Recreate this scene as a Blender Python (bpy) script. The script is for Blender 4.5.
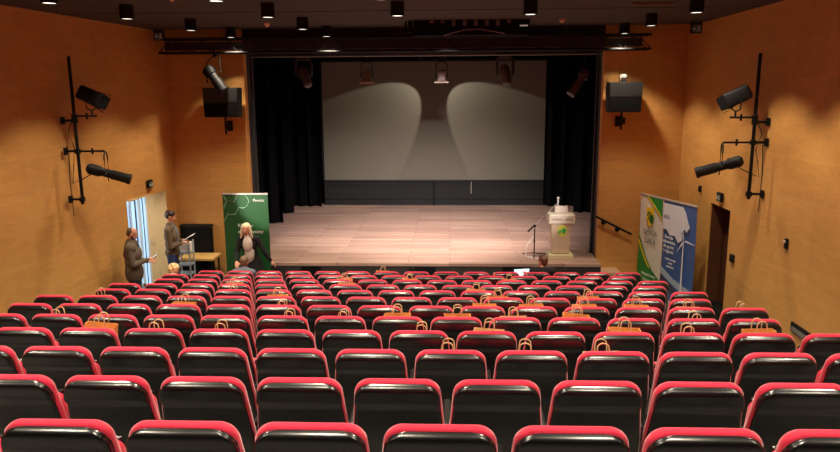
import bpy, bmesh, math, random
from mathutils import Vector, Matrix
random.seed(7)
PI = math.pi
scene = bpy.context.scene
for o in list(bpy.data.objects):
    bpy.data.objects.remove(o, do_unlink=True)
COL = scene.collection

# ------------------------------------------------------------------ camera, light, exposure
CAMZ = 4.232
cam_d = bpy.data.cameras.new('camera'); cam_o = bpy.data.objects.new('camera', cam_d); COL.objects.link(cam_o)
cam_d.sensor_width = 36; cam_d.lens = 30.0; cam_d.clip_start = .05
Fv = Vector((-0.04245728, 0.98107968, -0.18889162)); Rv = Vector((0.99909684, 0.04201327, -0.00635586)); Uv = Vector((-0.00170035, 0.18899088, 0.98197737))
M = Matrix(((Rv.x, Uv.x, -Fv.x, 0), (Rv.y, Uv.y, -Fv.y, 0), (Rv.z, Uv.z, -Fv.z, CAMZ), (0, 0, 0, 1)))
cam_o.matrix_world = M
scene.camera = cam_o
w = bpy.data.worlds.new('world'); scene.world = w; w.use_nodes = True
w.node_tree.nodes['Background'].inputs[0].default_value = (0.02, 0.018, 0.016, 1)
w.node_tree.nodes['Background'].inputs[1].default_value = 0.3
vs = scene.view_settings
vs.view_transform = 'Standard'; vs.look = 'None'; vs.exposure = 0.0; vs.gamma = 1.0; vs.use_curve_mapping = False
DOWN_W = 260.0          # each ceiling downlight
WARM = (1.0, 0.86, 0.66)
STAGE_WARM = (1.0, 0.90, 0.84)

# ------------------------------------------------------------------ materials
MATS = {}
def lin(c):
    return tuple(((v / 12.92) if v <= .04045 else ((v + .055) / 1.055) ** 2.4) for v in [x / 255 for x in c]) + (1,)
def mat(name, rgb, rough=.5, metal=0, noise=0, nscale=8, bump=0, bscale=60, sheen=0, emit=None, estr=0, coat=0, spec=.5, stretch=None):
    if name in MATS: return MATS[name]
    m = bpy.data.materials.new(name); m.use_nodes = True
    nt = m.node_tree; b = nt.nodes['Principled BSDF']
    c = lin(rgb); b.inputs['Base Color'].default_value = c
    b.inputs['Roughness'].default_value = rough; b.inputs['Metallic'].default_value = metal
    b.inputs['Specular IOR Level'].default_value = spec
    if coat: b.inputs['Coat Weight'].default_value = coat; b.inputs['Coat Roughness'].default_value = .12
    if sheen: b.inputs['Sheen Weight'].default_value = sheen; b.inputs['Sheen Roughness'].default_value = .4
    if emit is not None:
        b.inputs['Emission Color'].default_value = lin(emit); b.inputs['Emission Strength'].default_value = estr
    tc = nt.nodes.new('ShaderNodeTexCoord'); src = tc.outputs['Object']
    if stretch:
        mp = nt.nodes.new('ShaderNodeMapping'); mp.inputs['Scale'].default_value = stretch
        nt.links.new(src, mp.inputs['Vector']); src = mp.outputs['Vector']
    n = nt.nodes.new('ShaderNodeTexNoise'); n.inputs['Scale'].default_value = nscale; n.inputs['Detail'].default_value = 4
    nt.links.new(src, n.inputs['Vector'])
    amt = noise if noise else .06
    mx = nt.nodes.new('ShaderNodeMix'); mx.data_type = 'RGBA'
    nt.links.new(n.outputs['Fac'], mx.inputs['Factor'])
    mx.inputs['A'].default_value = tuple(v * (1 - amt) for v in c[:3]) + (1,)
    mx.inputs['B'].default_value = tuple(min(1, v * (1 + amt)) for v in c[:3]) + (1,)
    nt.links.new(mx.outputs['Result'], b.inputs['Base Color'])
    if bump:
        n2 = nt.nodes.new('ShaderNodeTexNoise'); n2.inputs['Scale'].default_value = bscale
        nt.links.new(src, n2.inputs['Vector'])
        bp = nt.nodes.new('ShaderNodeBump'); bp.inputs['Strength'].default_value = bump; bp.inputs['Distance'].default_value = .01
        nt.links.new(n2.outputs['Fac'], bp.inputs['Height']); nt.links.new(bp.outputs['Normal'], b.inputs['Normal'])
    MATS[name] = m; return m

def wood_panels(name, axis, brick_w, offx=0.0):
    """plywood wall panelling: stacked rectangular panels with fine pale seams"""
    m = bpy.data.materials.new(name); m.use_nodes = True; nt = m.node_tree; b = nt.nodes['Principled BSDF']
    tc = nt.nodes.new('ShaderNodeTexCoord'); sep = nt.nodes.new('ShaderNodeSeparateXYZ'); nt.links.new(tc.outputs['Object'], sep.inputs[0])
    cmb = nt.nodes.new('ShaderNodeCombineXYZ')
    ad = nt.nodes.new('ShaderNodeMath'); ad.operation = 'ADD'; ad.inputs[1].default_value = offx
    nt.links.new(sep.outputs[axis], ad.inputs[0]); nt.links.new(ad.outputs[0], cmb.inputs[0])
    az = nt.nodes.new('ShaderNodeMath'); az.operation = 'ADD'; az.inputs[1].default_value = .03 + 5.5
    nt.links.new(sep.outputs['Z'], az.inputs[0]); nt.links.new(az.outputs[0], cmb.inputs[1])
    br = nt.nodes.new('ShaderNodeTexBrick'); br.offset = 0.0; br.squash = 1
    br.inputs['Scale'].default_value = 1; br.inputs['Brick Width'].default_value = brick_w; br.inputs['Row Height'].default_value = .55
    br.inputs['Mortar Size'].default_value = .006; br.inputs['Mortar Smooth'].default_value = .3; br.inputs['Bias'].default_value = 0
    br.inputs['Color1'].default_value = lin((214, 158, 88)); br.inputs['Color2'].default_value = lin((206, 150, 82)); br.inputs['Mortar'].default_value = lin((216, 164, 102))
    nt.links.new(cmb.outputs[0], br.inputs['Vector'])
    mp = nt.nodes.new('ShaderNodeMapping'); mp.inputs['Scale'].default_value = (.8, 2.6, 1); nt.links.new(cmb.outputs[0], mp.inputs['Vector'])
    n = nt.nodes.new('ShaderNodeTexNoise'); n.inputs['Scale'].default_value = 3.0; n.inputs['Detail'].default_value = 6; n.inputs['Distortion'].default_value = 1.2
    nt.links.new(mp.outputs['Vector'], n.inputs['Vector'])
    rm = nt.nodes.new('ShaderNodeMapRange'); rm.inputs['From Min'].default_value = .3; rm.inputs['From Max'].default_value = .7
    rm.inputs['To Min'].default_value = .92; rm.inputs['To Max'].default_value = 1.07
    nt.links.new(n.outputs['Fac'], rm.inputs['Value'])
    mx = nt.nodes.new('ShaderNodeMix'); mx.data_type = 'RGBA'; mx.blend_type = 'MULTIPLY'; mx.inputs['Factor'].default_value = 1
    nt.links.new(br.outputs['Color'], mx.inputs['A']); nt.links.new(rm.outputs[0], mx.inputs['B'])
    nt.links.new(mx.outputs['Result'], b.inputs['Base Color'])
    b.inputs['Roughness'].default_value = .5; b.inputs['Specular IOR Level'].default_value = .35
    return m
W_FRONT = wood_panels('plywood_panelling_front', 'X', .95, 5.2 + 9.5)
W_SIDE = wood_panels('plywood_panelling_side', 'Y', .96, .13)

def planks():
    m = bpy.data.materials.new('stage_boards'); m.use_nodes = True; nt = m.node_tree; b = nt.nodes['Principled BSDF']
    tc = nt.nodes.new('ShaderNodeTexCoord')
    br = nt.nodes.new('ShaderNodeTexBrick'); br.offset = .37; br.inputs['Scale'].default_value = 1
    br.inputs['Brick Width'].default_value = 2.4; br.inputs['Row Height'].default_value = .22; br.inputs['Mortar Size'].default_value = .006
    br.inputs['Color1'].default_value = lin((186, 152, 136)); br.inputs['Color2'].default_value = lin((162, 128, 114)); br.inputs['Mortar'].default_value = lin((96, 72, 62))
    nt.links.new(tc.outputs['Object'], br.inputs['Vector'])
    mp = nt.nodes.new('ShaderNodeMapping'); mp.inputs['Scale'].default_value = (.6, 6, 1); nt.links.new(tc.outputs['Object'], mp.inputs['Vector'])
    n = nt.nodes.new('ShaderNodeTexNoise'); n.inputs['Scale'].default_value = 2.5; n.inputs['Detail'].default_value = 5
    nt.links.new(mp.outputs['Vector'], n.inputs['Vector'])
    rm = nt.nodes.new('ShaderNodeMapRange'); rm.inputs['From Min'].default_value = .3; rm.inputs['From Max'].default_value = .7
    rm.inputs['To Min'].default_value = .85; rm.inputs['To Max'].default_value = 1.12
    nt.links.new(n.outputs['Fac'], rm.inputs['Value'])
    mx = nt.nodes.new('ShaderNodeMix'); mx.data_type = 'RGBA'; mx.blend_type = 'MULTIPLY'; mx.inputs['Factor'].default_value = 1
    nt.links.new(br.outputs['Color'], mx.inputs['A']); nt.links.new(rm.outputs[0], mx.inputs['B'])
    nt.links.new(mx.outputs['Result'], b.inputs['Base Color']); b.inputs['Roughness'].default_value = .45
    return m
M_STAGE = planks()

def ceiling_mat():
    return mat('ceiling_paint', (56, 49, 48), .8, noise=.08, nscale=1.2)
M_CEIL = ceiling_mat()
M_BLACK = mat('black_paint', (13, 12, 13), .6, spec=.3)
M_MATTE = mat('matte_black', (14, 13, 14), .9, spec=.2)
M_CURT = mat('black_velvet', (7, 7, 8), .95, sheen=.0, spec=.1, bump=.2)
M_METAL = mat('black_metal', (16, 15, 16), .6, metal=.1, spec=.3)
M_GREYMETAL = mat('grey_metal', (120, 118, 118), .4, metal=.7)
M_FRAME = mat('grey_jamb_blue_lit', (50, 51, 57), .8)  # grey jambs, the blue light falling on them mixed into the colour
M_FLOOR = mat('grey_floor_vinyl', (104, 102, 98), .6, noise=.12, nscale=5)
M_RED = mat('red_upholstery', (216, 28, 66), .8, sheen=.8, noise=.05, nscale=40, bump=.15, bscale=300)
M_SHELL = mat('glossy_black_shell', (12, 10, 11), .27, spec=1.0, noise=.1, coat=.0)
M_ARM = mat('black_armrest', (20, 18, 18), .4)
M_KRAFT = mat('kraft_paper', (232, 158, 82), .8, noise=.12, nscale=20)
M_KRAFT2 = mat('pale_kraft_paper', (232, 192, 136), .8, noise=.1, nscale=20)
M_CORD = mat('twisted_paper_cord', (214, 184, 138), .7)
M_BCORD = mat('black_cord', (30, 28, 28), .6)
M_WHITE = mat('white_paint', (232, 226, 214), .5)
M_PAPER = mat('white_paper', (242, 240, 236), .7)
M_SKIN = mat('skin', (214, 150, 118), .55, noise=.05, nscale=12)

# ------------------------------------------------------------------ mesh helpers
def link(o): COL.objects.link(o); return o
def tag(o, label=None, cat=None, group=None, kind=None):
    if label: o['label'] = label
    if cat: o['category'] = cat
    if group: o['group'] = group
    if kind: o['kind'] = kind
    return o
def empty(name, loc=(0, 0, 0), rz=0, label=None, cat=None, group=None):
    o = bpy.data.objects.new(name, None); o.empty_display_size = .1; link(o)
    o.location = loc; o.rotation_euler = (0, 0, rz); return tag(o, label, cat, group)

class MB:
    def __init__(s): s.bm = bmesh.new()
    def box(s, c, size, rot=None, b=0):
        r = bmesh.ops.create_cube(s.bm, size=1)['verts']
        mtx = Matrix.Translation(c) @ (rot.to_4x4() if rot else Matrix.Identity(4)) @ Matrix.Diagonal((*size, 1))
        bmesh.ops.transform(s.bm, matrix=mtx, verts=r)
        if b:
            es = list({e for v in r for e in v.link_edges})
            bmesh.ops.bevel(s.bm, geom=es, offset=b, segments=2, affect='EDGES', profile=.5)
        return s
    def cyl(s, p0, p1, r0, r1=None, n=16, caps=True):
        p0, p1 = Vector(p0), Vector(p1); d = p1 - p0; L = d.length
        if r1 is None: r1 = r0
        r = bmesh.ops.create_cone(s.bm, cap_ends=caps, segments=n, radius1=r0, radius2=r1, depth=L)['verts']
        q = d.to_track_quat('Z', 'Y').to_matrix().to_4x4()
        bmesh.ops.transform(s.bm, matrix=Matrix.Translation((p0 + p1) / 2) @ q, verts=r); return s
    def ball(s, c, r, n=12):
        if not hasattr(r, '__len__'): r = (r, r, r)
        v = bmesh.ops.create_uvsphere(s.bm, u_segments=n, v_segments=max(6, n * 2 // 3), radius=1)['verts']
        bmesh.ops.transform(s.bm, matrix=Matrix.Translation(c) @ Matrix.Diagonal((*r, 1)), verts=v); return s
    def ell(s, c, r, rot, n=12):
        v = bmesh.ops.create_uvsphere(s.bm, u_segments=n, v_segments=max(6, n * 2 // 3), radius=1)['verts']
        bmesh.ops.transform(s.bm, matrix=Matrix.Translation(c) @ rot.to_4x4() @ Matrix.Diagonal((*r, 1)), verts=v); return s
    def cap(s, p0, p1, r0, r1=None, n=12):
        r1 = r0 if r1 is None else r1
        s.cyl(p0, p1, r0, r1, n); s.ball(p0, r0, n); s.ball(p1, r1, n); return s
    def loft(s, loops, cap=True, close=False):
        vl = [[s.bm.verts.new(p) for p in l] for l in loops]
        n = len(loops[0])
        for a, b in zip(vl[:-1], vl[1:]):
            for i in range(n):
                s.bm.faces.new((a[i], a[(i + 1) % n], b[(i + 1) % n], b[i]))
        if cap: s.bm.faces.new(list(reversed(vl[0]))); s.bm.faces.new(vl[-1])
        return s
    def prism(s, poly, h, mtx=None):
        """poly in xy extruded along z by h"""
        a = [Vector((x, y, 0)) for x, y in poly]; b = [Vector((x, y, h)) for x, y in poly]
        if mtx: a = [mtx @ v for v in a]; b = [mtx @ v for v in b]
        return s.loft([a, b])
    def tube(s, pts, r, n=8):
        pts = [Vector(p) for p in pts]; loops = []
        for i, p in enumerate(pts):
            t = (pts[min(i + 1, len(pts) - 1)] - pts[max(i - 1, 0)]).normalized()
            q = t.to_track_quat('Z', 'Y').to_matrix()
            loops.append([p + q @ Vector((r * math.cos(2 * PI * k / n), r * math.sin(2 * PI * k / n), 0)) for k in range(n)])
        return s.loft(loops)
    def build(s, name, m, parent=None, smooth=False, ang=40):
        bmesh.ops.recalc_face_normals(s.bm, faces=s.bm.faces)
        me = bpy.data.meshes.new(name)
        if smooth:
            for f in s.bm.faces: f.smooth = True
            for e in s.bm.edges:
                if len(e.link_faces) == 2 and e.calc_face_angle(0) > math.radians(ang): e.smooth = False
        s.bm.to_mesh(me); s.bm.free()
        me.materials.append(m)
        o = bpy.data.objects.new(name, me); link(o)
        if parent: o.parent = parent
        return o
def struct(name, mb, m, **k):
    o = mb.build(name, m, **k); o['kind'] = 'structure'; return o
def copy_tree(o, parent=None):
    c = o.copy(); COL.objects.link(c)
    if parent: c.parent = parent
    for ch in list(o.children):
        copy_tree(ch, c)
    return c
def rrect(w, d, r, z, cx=0, cy=0, n=4):
    """rounded rectangle loop, w half width, d half depth"""
    r = min(r, w * .99, d * .99); pts = []
    for k, (sx, sy) in enumerate(((1, 1), (-1, 1), (-1, -1), (1, -1))):
        for i in range(n + 1):
            a = k * PI / 2 + i * PI / 2 / n
            pts.append(Vector((cx + sx * (w - r) + r * math.cos(a), cy + sy * (d - r) + r * math.sin(a), z)))
    return pts
def text(body, size, m, parent, mtx, depth=.002, name='lettering', align='CENTER'):
    cu = bpy.data.curves.new('t', 'FONT'); cu.body = body; cu.size = size; cu.extrude = depth; cu.align_x = align
    t = bpy.data.objects.new('t', cu); link(t)
    bpy.context.view_layer.update()
    me = bpy.data.meshes.new_from_object(t.evaluated_get(bpy.context.evaluated_depsgraph_get()))
    bpy.data.objects.remove(t, do_unlink=True)
    me.transform(mtx); me.materials.clear(); me.materials.append(m)
    o = bpy.data.objects.new(name, me); link(o); o.parent = parent; return o
UP = Matrix.Rotation(PI / 2, 4, 'X')        # xy plane -> xz plane facing -Y
def spot(parent, loc, target, power, size, blend, color, rad=.05, name='lamp'):
    l = bpy.data.lights.new(name, 'SPOT'); l.energy = power; l.spot_size = math.radians(size); l.spot_blend = blend
    l.color = color; l.shadow_soft_size = rad
    o = bpy.data.objects.new(name, l); link(o); o.location = loc
    d = Vector(target) - Vector(loc); o.rotation_euler = d.to_track_quat('-Z', 'Y').to_euler()
    if parent: o.parent = parent
    return o

# ------------------------------------------------------------------ room
P = .88606; D = .17224; Y1 = 2.6964
def rowY(r): return Y1 + (r - 1) * P - {1: .02, 2: .0}.get(r, 0)
def tread(r): return (12 - r) * D + {1: .027, 2: .013, 3: .018, 4: .015, 5: .012, 6: .013, 7: .014, 8: .014, 9: .014, 10: .018, 11: .025, 12: .035}.get(r, 0)
YB = -4.2
ZC = 5.5
def xl(Y): return -6.02 - (15 - Y) * .10       # left wall line
XR = 4.87
# floor with raked treads
mb = MB()
mb.box((-.6, (rowY(12) - .4 + 24) / 2, -.15), (16.5, 24 - rowY(12) + .4, .3))
for r in range(12, -5, -1):
    y0 = rowY(r) - .40; y1 = y0 + P
    if r == -4: y0 = YB
    mb.box((-.6, (y0 + y1) / 2, (tread(r) - .3) / 2), (16.5, y1 - y0, tread(r) + .3))
struct('floor', mb, M_FLOOR)
# ceiling : two fields of panels with a gap, and a black strip by the front wall
mb = MB()
mb.box((-.6, (YB + 11.55) / 2, ZC + .05), (16.5, 11.55 - YB, .1))
mb.box((-.6, (11.62 + 14.55) / 2, ZC + .05), (16.5, 14.55 - 11.62, .1))
struct('ceiling', mb, M_CEIL)
mb = MB(); mb.box((-.6, 11.585, ZC + .16), (16.5, .2, .1)); mb.box((-.6, 14.9, ZC + .12), (16.5, .9, .1))
struct('trim_1', mb, M_MATTE)
# left wall (opening Y 13.0..14.6, z 0..2.2)
T = .25
def wall_seg(mb, pa, pb, z0, z1, side):
    (xa, ya), (xb, yb) = pa, pb
    q = [Vector((xa, ya, 0)), Vector((xb, yb, 0)), Vector((xb + side * T, yb, 0)), Vector((xa + side * T, ya, 0))]
    mb.loft([[Vector((v.x, v.y, z0)) for v in q], [Vector((v.x, v.y, z1)) for v in q]])
DL0, DL1, DLZ = 13.06, 14.55, 2.19
mb = MB()
wall_seg(mb, (xl(YB), YB), (xl(DL0), DL0), -.1, ZC + .1, -1)
wall_seg(mb, (xl(DL0), DL0), (xl(DL1), DL1), DLZ, ZC + .1, -1)
wall_seg(mb, (xl(DL1), DL1), (-6.01, 15.1), -.1, ZC + .1, -1)
struct('wall_left', mb, W_SIDE)
DR0, DR1, DRZ = 12.2, 13.12, 2.16
mb = MB()
wall_seg(mb, (XR, YB), (XR, DR0), -.1, ZC + .1, 1)
wall_seg(mb, (XR, DR0), (XR, DR1), DRZ, ZC + .1, 1)
wall_seg(mb, (XR, DR1), (XR, 15.1), -.1, ZC + .1, 1)
struct('wall_right', mb, W_SIDE)
mb = MB(); mb.box((-.6, YB - .1, 2.9), (16.5, .2, 5.6)); struct('wall_back', mb, mat('dark_acoustic_wall', (40, 32, 30), .9))
PL, PR = -4.36, 3.19
mb = MB()
mb.box(((-6.4 + PL) / 2, 15.1, 2.7), (PL + 6.4, .2, 5.9))
mb.box(((PR + 5.2) / 2, 15.1, 2.7), (5.2 - PR, .2, 5.9))
struct('wall_front', mb, W_FRONT)
mb = MB(); mb.box(((PL + PR) / 2, 15.12, 5.35), (PR - PL, .22, .62)); struct('wall_header', mb, mat('brown_black_header', (40, 26, 24), .8))
# grey jambs of the stage opening
mb = MB(); mb.box((PL - .05, 15.35, 2.9), (.1, .3, 5.4)); mb.box((PL + .0, 15.5, 2.9), (.1, .1, 5.4)); struct('trim_2', mb, M_FRAME)
mb = MB(); mb.box((PR + .05, 15.35, 2.9), (.1, .3, 5.4)); mb.box((PR + .0, 15.5, 2.9), (.1, .1, 5.4)); struct('trim_3', mb, M_FRAME)

# ------------------------------------------------------------------ stage
SF = 14.4; SZ = .65; SXL, SXR = -4.35, 3.17
mb = MB()
mb.box(((SXL + SXR) / 2, (SF + 15.3) / 2, SZ - .03), (SXR - SXL, 15.3 - SF, .06))
mb.box((-.6, (15.3 + 23) / 2, SZ - .03), (13, 23 - 15.3, .06))
struct('stage_floor', mb, M_STAGE)
mb = MB()
mb.box(((SXL + SXR) / 2, SF + .06, .295), (SXR - SXL, .1, .59)); mb.box((SXR - .05, SF + .45, .295), (.1, .8, .59)); mb.box((SXL + .05, SF + .45, .295), (.1, .8, .59))
struct('stage_front', mb, mat('dark_grey_stage_fascia', (52, 47, 46), .6, noise=.1))
# black access panels in the fascia
for x0, x1 in ((-3.2, -2.75), (-.85, -.3), (1.1, 1.55)):
    mb = MB(); mb.box(((x0 + x1) / 2, SF - .0, .3), (x1 - x0, .03, .56)); struct('trim_4', mb, M_MATTE)
mb = MB()
mb.box((-.6, 22.75, 3.3), (13, .2, 6.6)); mb.box((-7.1, 19, 3.3), (.2, 7.6, 6.6)); mb.box((5.9, 19, 3.3), (.2, 7.6, 6.6)); mb.box((-.6, 19, 6.65), (13.2, 7.8, .1))
struct('wall_stage', mb, M_MATTE)
# steps at the right of the stage
mb = MB()
mb.box((3.40, 14.75, .22), (.45, .48, .44), b=.008); mb.box((3.83, 14.75, .11), (.42, .48, .22), b=.008)
o = mb.build('stage_steps', mat('pale_step_wood', (196, 160, 128), .5, noise=.1, nscale=4)); tag(o, 'pale wooden steps going down from the right end of the stage', 'steps')

# projection screen
t = empty('projection_screen', (-.52, 22.3, 0), 0, 'large grey projection screen at the back of the stage', 'screen')
mb = MB(); mb.box((0, 0, 3.29), (7.0, .03, 3.7)); mb.build('screen_surface', mat('grey_screen_fabric', (106, 101, 90), .8, noise=.03, nscale=2), t)
mb = MB()
mb.box((0, -.03, 1.41), (7.1, .06, .07)); mb.box((-3.53, -.03, 3.29), (.06, .06, 3.8)); mb.box((3.53, -.03, 3.29), (.06, .06, 3.8)); mb.box((0, -.03, 5.17), (7.12, .06, .06))
mb.build('frame', M_BLACK, t)
# low black partition under the screen with a post and a small bracket
t = empty('low_partition', (-.52, 22.2, SZ), 0, 'low black partition wall standing under the projection screen', 'partition')
mb = MB(); mb.box((0, 0, .36), (7.0, .08, .72)); mb.build('panel', mat('partition_black', (11, 11, 11), .8), t)
mb = MB(); mb.box((0, -.05, .64), (7.0, .03, .03)); mb.box((0, -.05, .2), (7.0, .03, .02)); mb.build('rail', M_BLACK, t)
mb = MB(); mb.cyl((.01, -.08, 0), (.01, -.08, .76), .025); mb.build('post', M_BLACK, t)
mb = MB(); mb.cyl((1.2, -.08, .4), (1.2, -.08, .76), .02); mb.ball((1.2, -.08, .4), .03); mb.build('hook', mat('worn_grey_hook', (120, 116, 110), .5), t)

# curtains
def curtain(name, pts_x0, pts_x1, y, z0, z1, label, amp=.09, wl=.34, rz=0):
    mb = MB(); loops = []
    L = pts_x1 - pts_x0; n = max(12, int(abs(L) / .03)); fr = []; bk = []
    ph = random.random() * 6
    for i in range(n + 1):
        x = pts_x0 + L * i / n
        yy = amp * math.sin(x / wl * 2 * PI + ph + .8 * math.sin(x * 2.1 + ph)) + .3 * amp * math.sin(x * 31 + ph)
        fr.append((x, y + yy)); bk.append((x, y + yy + .02))
    poly = fr + bk[::-1]
    nz = 6
    for k in range(nz + 1):
        z = z0 + (z1 - z0) * k / nz
        s = 1 + .1 * (1 - k / nz)
        loops.append([Vector((x, y + (yy - y) * s, z)) for x, yy in poly])
    mb.loft(loops)
    o = mb.build(name, M_CURT, smooth=True, ang=60); return tag(o, label, 'curtain', 'black stage curtains')
curtain('stage_curtain', -6.2, -4.62, 19.0, SZ + .01, 6.2, 'black side curtain at stage left of picture, nearest the audience')
curtain('stage_curtain', -6.0, -4.7, 20.6, SZ + .01, 6.2, 'black side curtain, middle one left of the projection screen')
curtain('stage_curtain', -5.6, -4.06, 21.9, SZ + .01, 6.2, 'black side curtain touching the left edge of the projection screen')
curtain('stage_curtain', 3.95, 5.5, 19.3, SZ + .01, 6.2, 'black side curtain at stage right, nearest the lectern')
curtain('stage_curtain', 3.7, 5.2, 20.8, SZ + .01, 6.2, 'black side curtain, middle one right of the projection screen')
curtain('stage_curtain', 2.95, 4.6, 22.0, SZ + .01, 6.2, 'black side curtain touching the right edge of the projection screen')
o = curtain('stage_border', -4.5, 3.3, 20.0, 5.28, 6.4, 'short black border curtain hanging over the top of the stage', amp=.05)

# ------------------------------------------------------------------ corridor behind the left door
mb = MB(); mb.box((-6.45, 14.87, 1.3), (.30, .1, 2.8)); mb.box((-7.55, 14.87, 2.45), (1.9, .1, .5)); struct('wall_corridor_end', mb, mat('beige_wall', (226, 202, 158), .6))
mb = MB(); mb.box((-8.55, 13.2, 1.3), (.1, 3.4, 2.8)); mb.box((-7.6, 11.55, 1.3), (1.8, .1, 2.8)); struct('wall_corridor', mb, mat('white_corridor_wall', (222, 222, 220), .6))
mb = MB(); mb.box((-7.55, 13.2, 2.65), (1.9, 3.4, .1)); struct('ceiling_corridor', mb, M_WHITE)
mb = MB(); mb.box((-6.19, DL1 + .008, 1.1), (.27, .03, 2.2)); mb.box((-6.25, (DL0 + DL1) / 2, DLZ + .005), (.26, DL1 - DL0, .02)); struct('trim_6', mb, mat('beige_jamb', (214, 184, 134), .6))
w1 = empty('window_1', (0, 0, 0)); w1['kind'] = 'structure'
mb = MB()
for x in (-6.63, -6.80, -7.0, -8.45): mb.box((x, 14.86, 1.1), (.045, .06, 2.2))
mb.box((-7.54, 14.86, 2.17), (1.86, .06, .06)); mb.box((-7.54, 14.86, .03), (1.86, .06, .06))
mb.build('window_frame', mat('white_window_frame', (214, 222, 228), .4), w1)
mb = MB(); mb.box((-7.54, 14.87, 1.1), (1.84, .01, 2.1))
mb.build('pane', mat('daylit_glass', (170, 205, 235), .1, emit=(176, 212, 240), estr=.9), w1)
mb = MB(); mb.box((-6.715, 14.84, 1.1), (.012, .02, 2.1)); mb.box((-6.88, 14.84, 1.1), (.025, .02, 2.1)); mb.build('glazing_bar', mat('dark_glazing_bar', (50, 62, 72), .5), w1)
t = empty('dark_blue_display', (-7.13, 14.6, 0), 0, 'dark blue upright panel seen through the open left doorway', 'panel')
mb = MB(); mb.box((0, 0, 1.0), (.2, .06, 1.9), b=.02); mb.build('panel', mat('dark_blue_fabric', (28, 44, 84), .7), t)
mb = MB(); mb.box((0, 0, .02), (.3, .24, .04), b=.008); mb.build('foot', M_BLACK, t)
l = bpy.data.lights.new('daylight', 'AREA'); l.shape = 'RECTANGLE'; l.size = 1.6; l.size_y = 1.9; l.energy = 40; l.color = (.75, .88, 1)
lo = bpy.data.objects.new('daylight', l); link(lo); lo.location = (-7.55, 14.78, 1.15); lo.rotation_euler = (-PI / 2, 0, 0); lo.parent = w1
t = empty('added_corridor_lamp', (-7.2, 13.4, 2.56), 0, 'added round lamp that brightens the corridor behind the left doorway', 'ceiling light')  # invented lamp, added to brighten the corridor interior
mb = MB(); mb.cyl((0, 0, 0), (0, 0, .04), .14, n=24); mb.build('housing', M_WHITE, t)
mb = MB(); mb.cyl((0, 0, -.006), (0, 0, .0), .12, n=24); mb.build('diffuser', mat('lit_diffuser', (250, 244, 230), .5, emit=(255, 244, 224), estr=2), t)
spot(t, (0, 0, -.03), (0, 0, -1), 120, 160, .5, (1, .92, .8), .1)
# left door leaf swung into the corridor
d1 = empty('door_1', (0, 0, 0)); d1['kind'] = 'structure'
mb = MB(); mb.box((-6.45, 14.78, 1.09), (.26, .05, 2.12), b=.004); mb.build('door_leaf', mat('beige_door', (220, 192, 142), .5), d1)
mb = MB(); mb.cyl((-6.54, 14.755, 1.02), (-6.54, 14.71, 1.02), .012); mb.cyl((-6.54, 14.71, 1.02), (-6.46, 14.71, 1.02), .01); mb.build('door_handle', M_GREYMETAL, d1)
# right doorway : deep recess with brown door
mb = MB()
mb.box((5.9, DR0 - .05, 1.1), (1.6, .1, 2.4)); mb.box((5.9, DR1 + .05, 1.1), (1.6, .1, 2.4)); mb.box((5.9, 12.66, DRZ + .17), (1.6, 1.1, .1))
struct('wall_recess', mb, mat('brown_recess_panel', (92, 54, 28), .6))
d2 = empty('door_2', (0, 0, 0)); d2['kind'] = 'structure'
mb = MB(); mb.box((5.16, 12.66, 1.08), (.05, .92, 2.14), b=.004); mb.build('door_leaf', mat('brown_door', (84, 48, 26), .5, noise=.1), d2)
mb = MB(); mb.cyl((5.135, 12.32, 1.05), (5.09, 12.32, 1.05), .012); mb.cyl((5.09, 12.32, 1.05), (5.09, 12.44, 1.05), .01); mb.build('door_handle', M_GREYMETAL, d2)
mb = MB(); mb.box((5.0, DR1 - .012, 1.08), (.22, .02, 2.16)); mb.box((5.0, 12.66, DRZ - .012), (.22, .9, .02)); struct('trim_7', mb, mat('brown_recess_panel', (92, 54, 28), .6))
mb = MB(); mb.box((5.0, 12.66, .13), (.26, .9, .26)); struct('trim_5', mb, M_BLACK)

# ------------------------------------------------------------------ ceiling downlights
def make_downlight():
    t = empty('downlight', (0, 0, 5.3))
    mb = MB(); n = 24
    prof = [(.10, .2), (.10, 0), (.088, 0), (.082, .03), (.0, .03)]
    loops = [[Vector((max(r, .001) * math.cos(2 * PI * k / n), max(r, .001) * math.sin(2 * PI * k / n), z)) for k in range(n)] for r, z in prof]
    mb.loft(loops); mb.build('housing', M_BLACK, t, smooth=True)
    mb = MB(); mb.cyl((0, 0, .008), (0, 0, .02), .083, n=24); mb.build('lens', mat('lit_lens', (240, 232, 215), .5, emit=(255, 244, 226), estr=2.2), t)
    spot(t, (0, 0, -.012), (0, 0, -1), DOWN_W, 104, .4, WARM, .07)
    return t
dl0 = make_downlight()
ords = ['first', 'second', 'third', 'fourth', 'fifth', 'sixth', 'seventh', 'eighth', 'ninth', 'tenth', 'eleventh', 'twelfth', 'thirteenth', 'fourteenth', 'fifteenth', 'sixteenth', 'seventeenth', 'eighteenth']
GRID = [(14.15, (-4.34, -2.43, None, None, 3.37)), (12.5, (-4.53, -2.56, None, None, 3.42)), (10.48, (-4.74, -2.65, -.76, 1.15, 3.49)), (8.6, (-4.83, -2.79, -.82, 1.2, 3.5)),
        (6.4, (-4.85, -2.85, -.85, 1.25, 3.5)), (4.2, (-4.85, -2.85, -.85, 1.25, 3.5)), (2.0, (-4.85, -2.85, -.85, 1.25, 3.5))]
rown = ['row nearest the stage', 'second row from the stage', 'third row from the stage', 'fourth row from the stage', 'row over the middle seats', 'row over the rear seats', 'row above the last seats', 'rearmost row']
first = True
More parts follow.
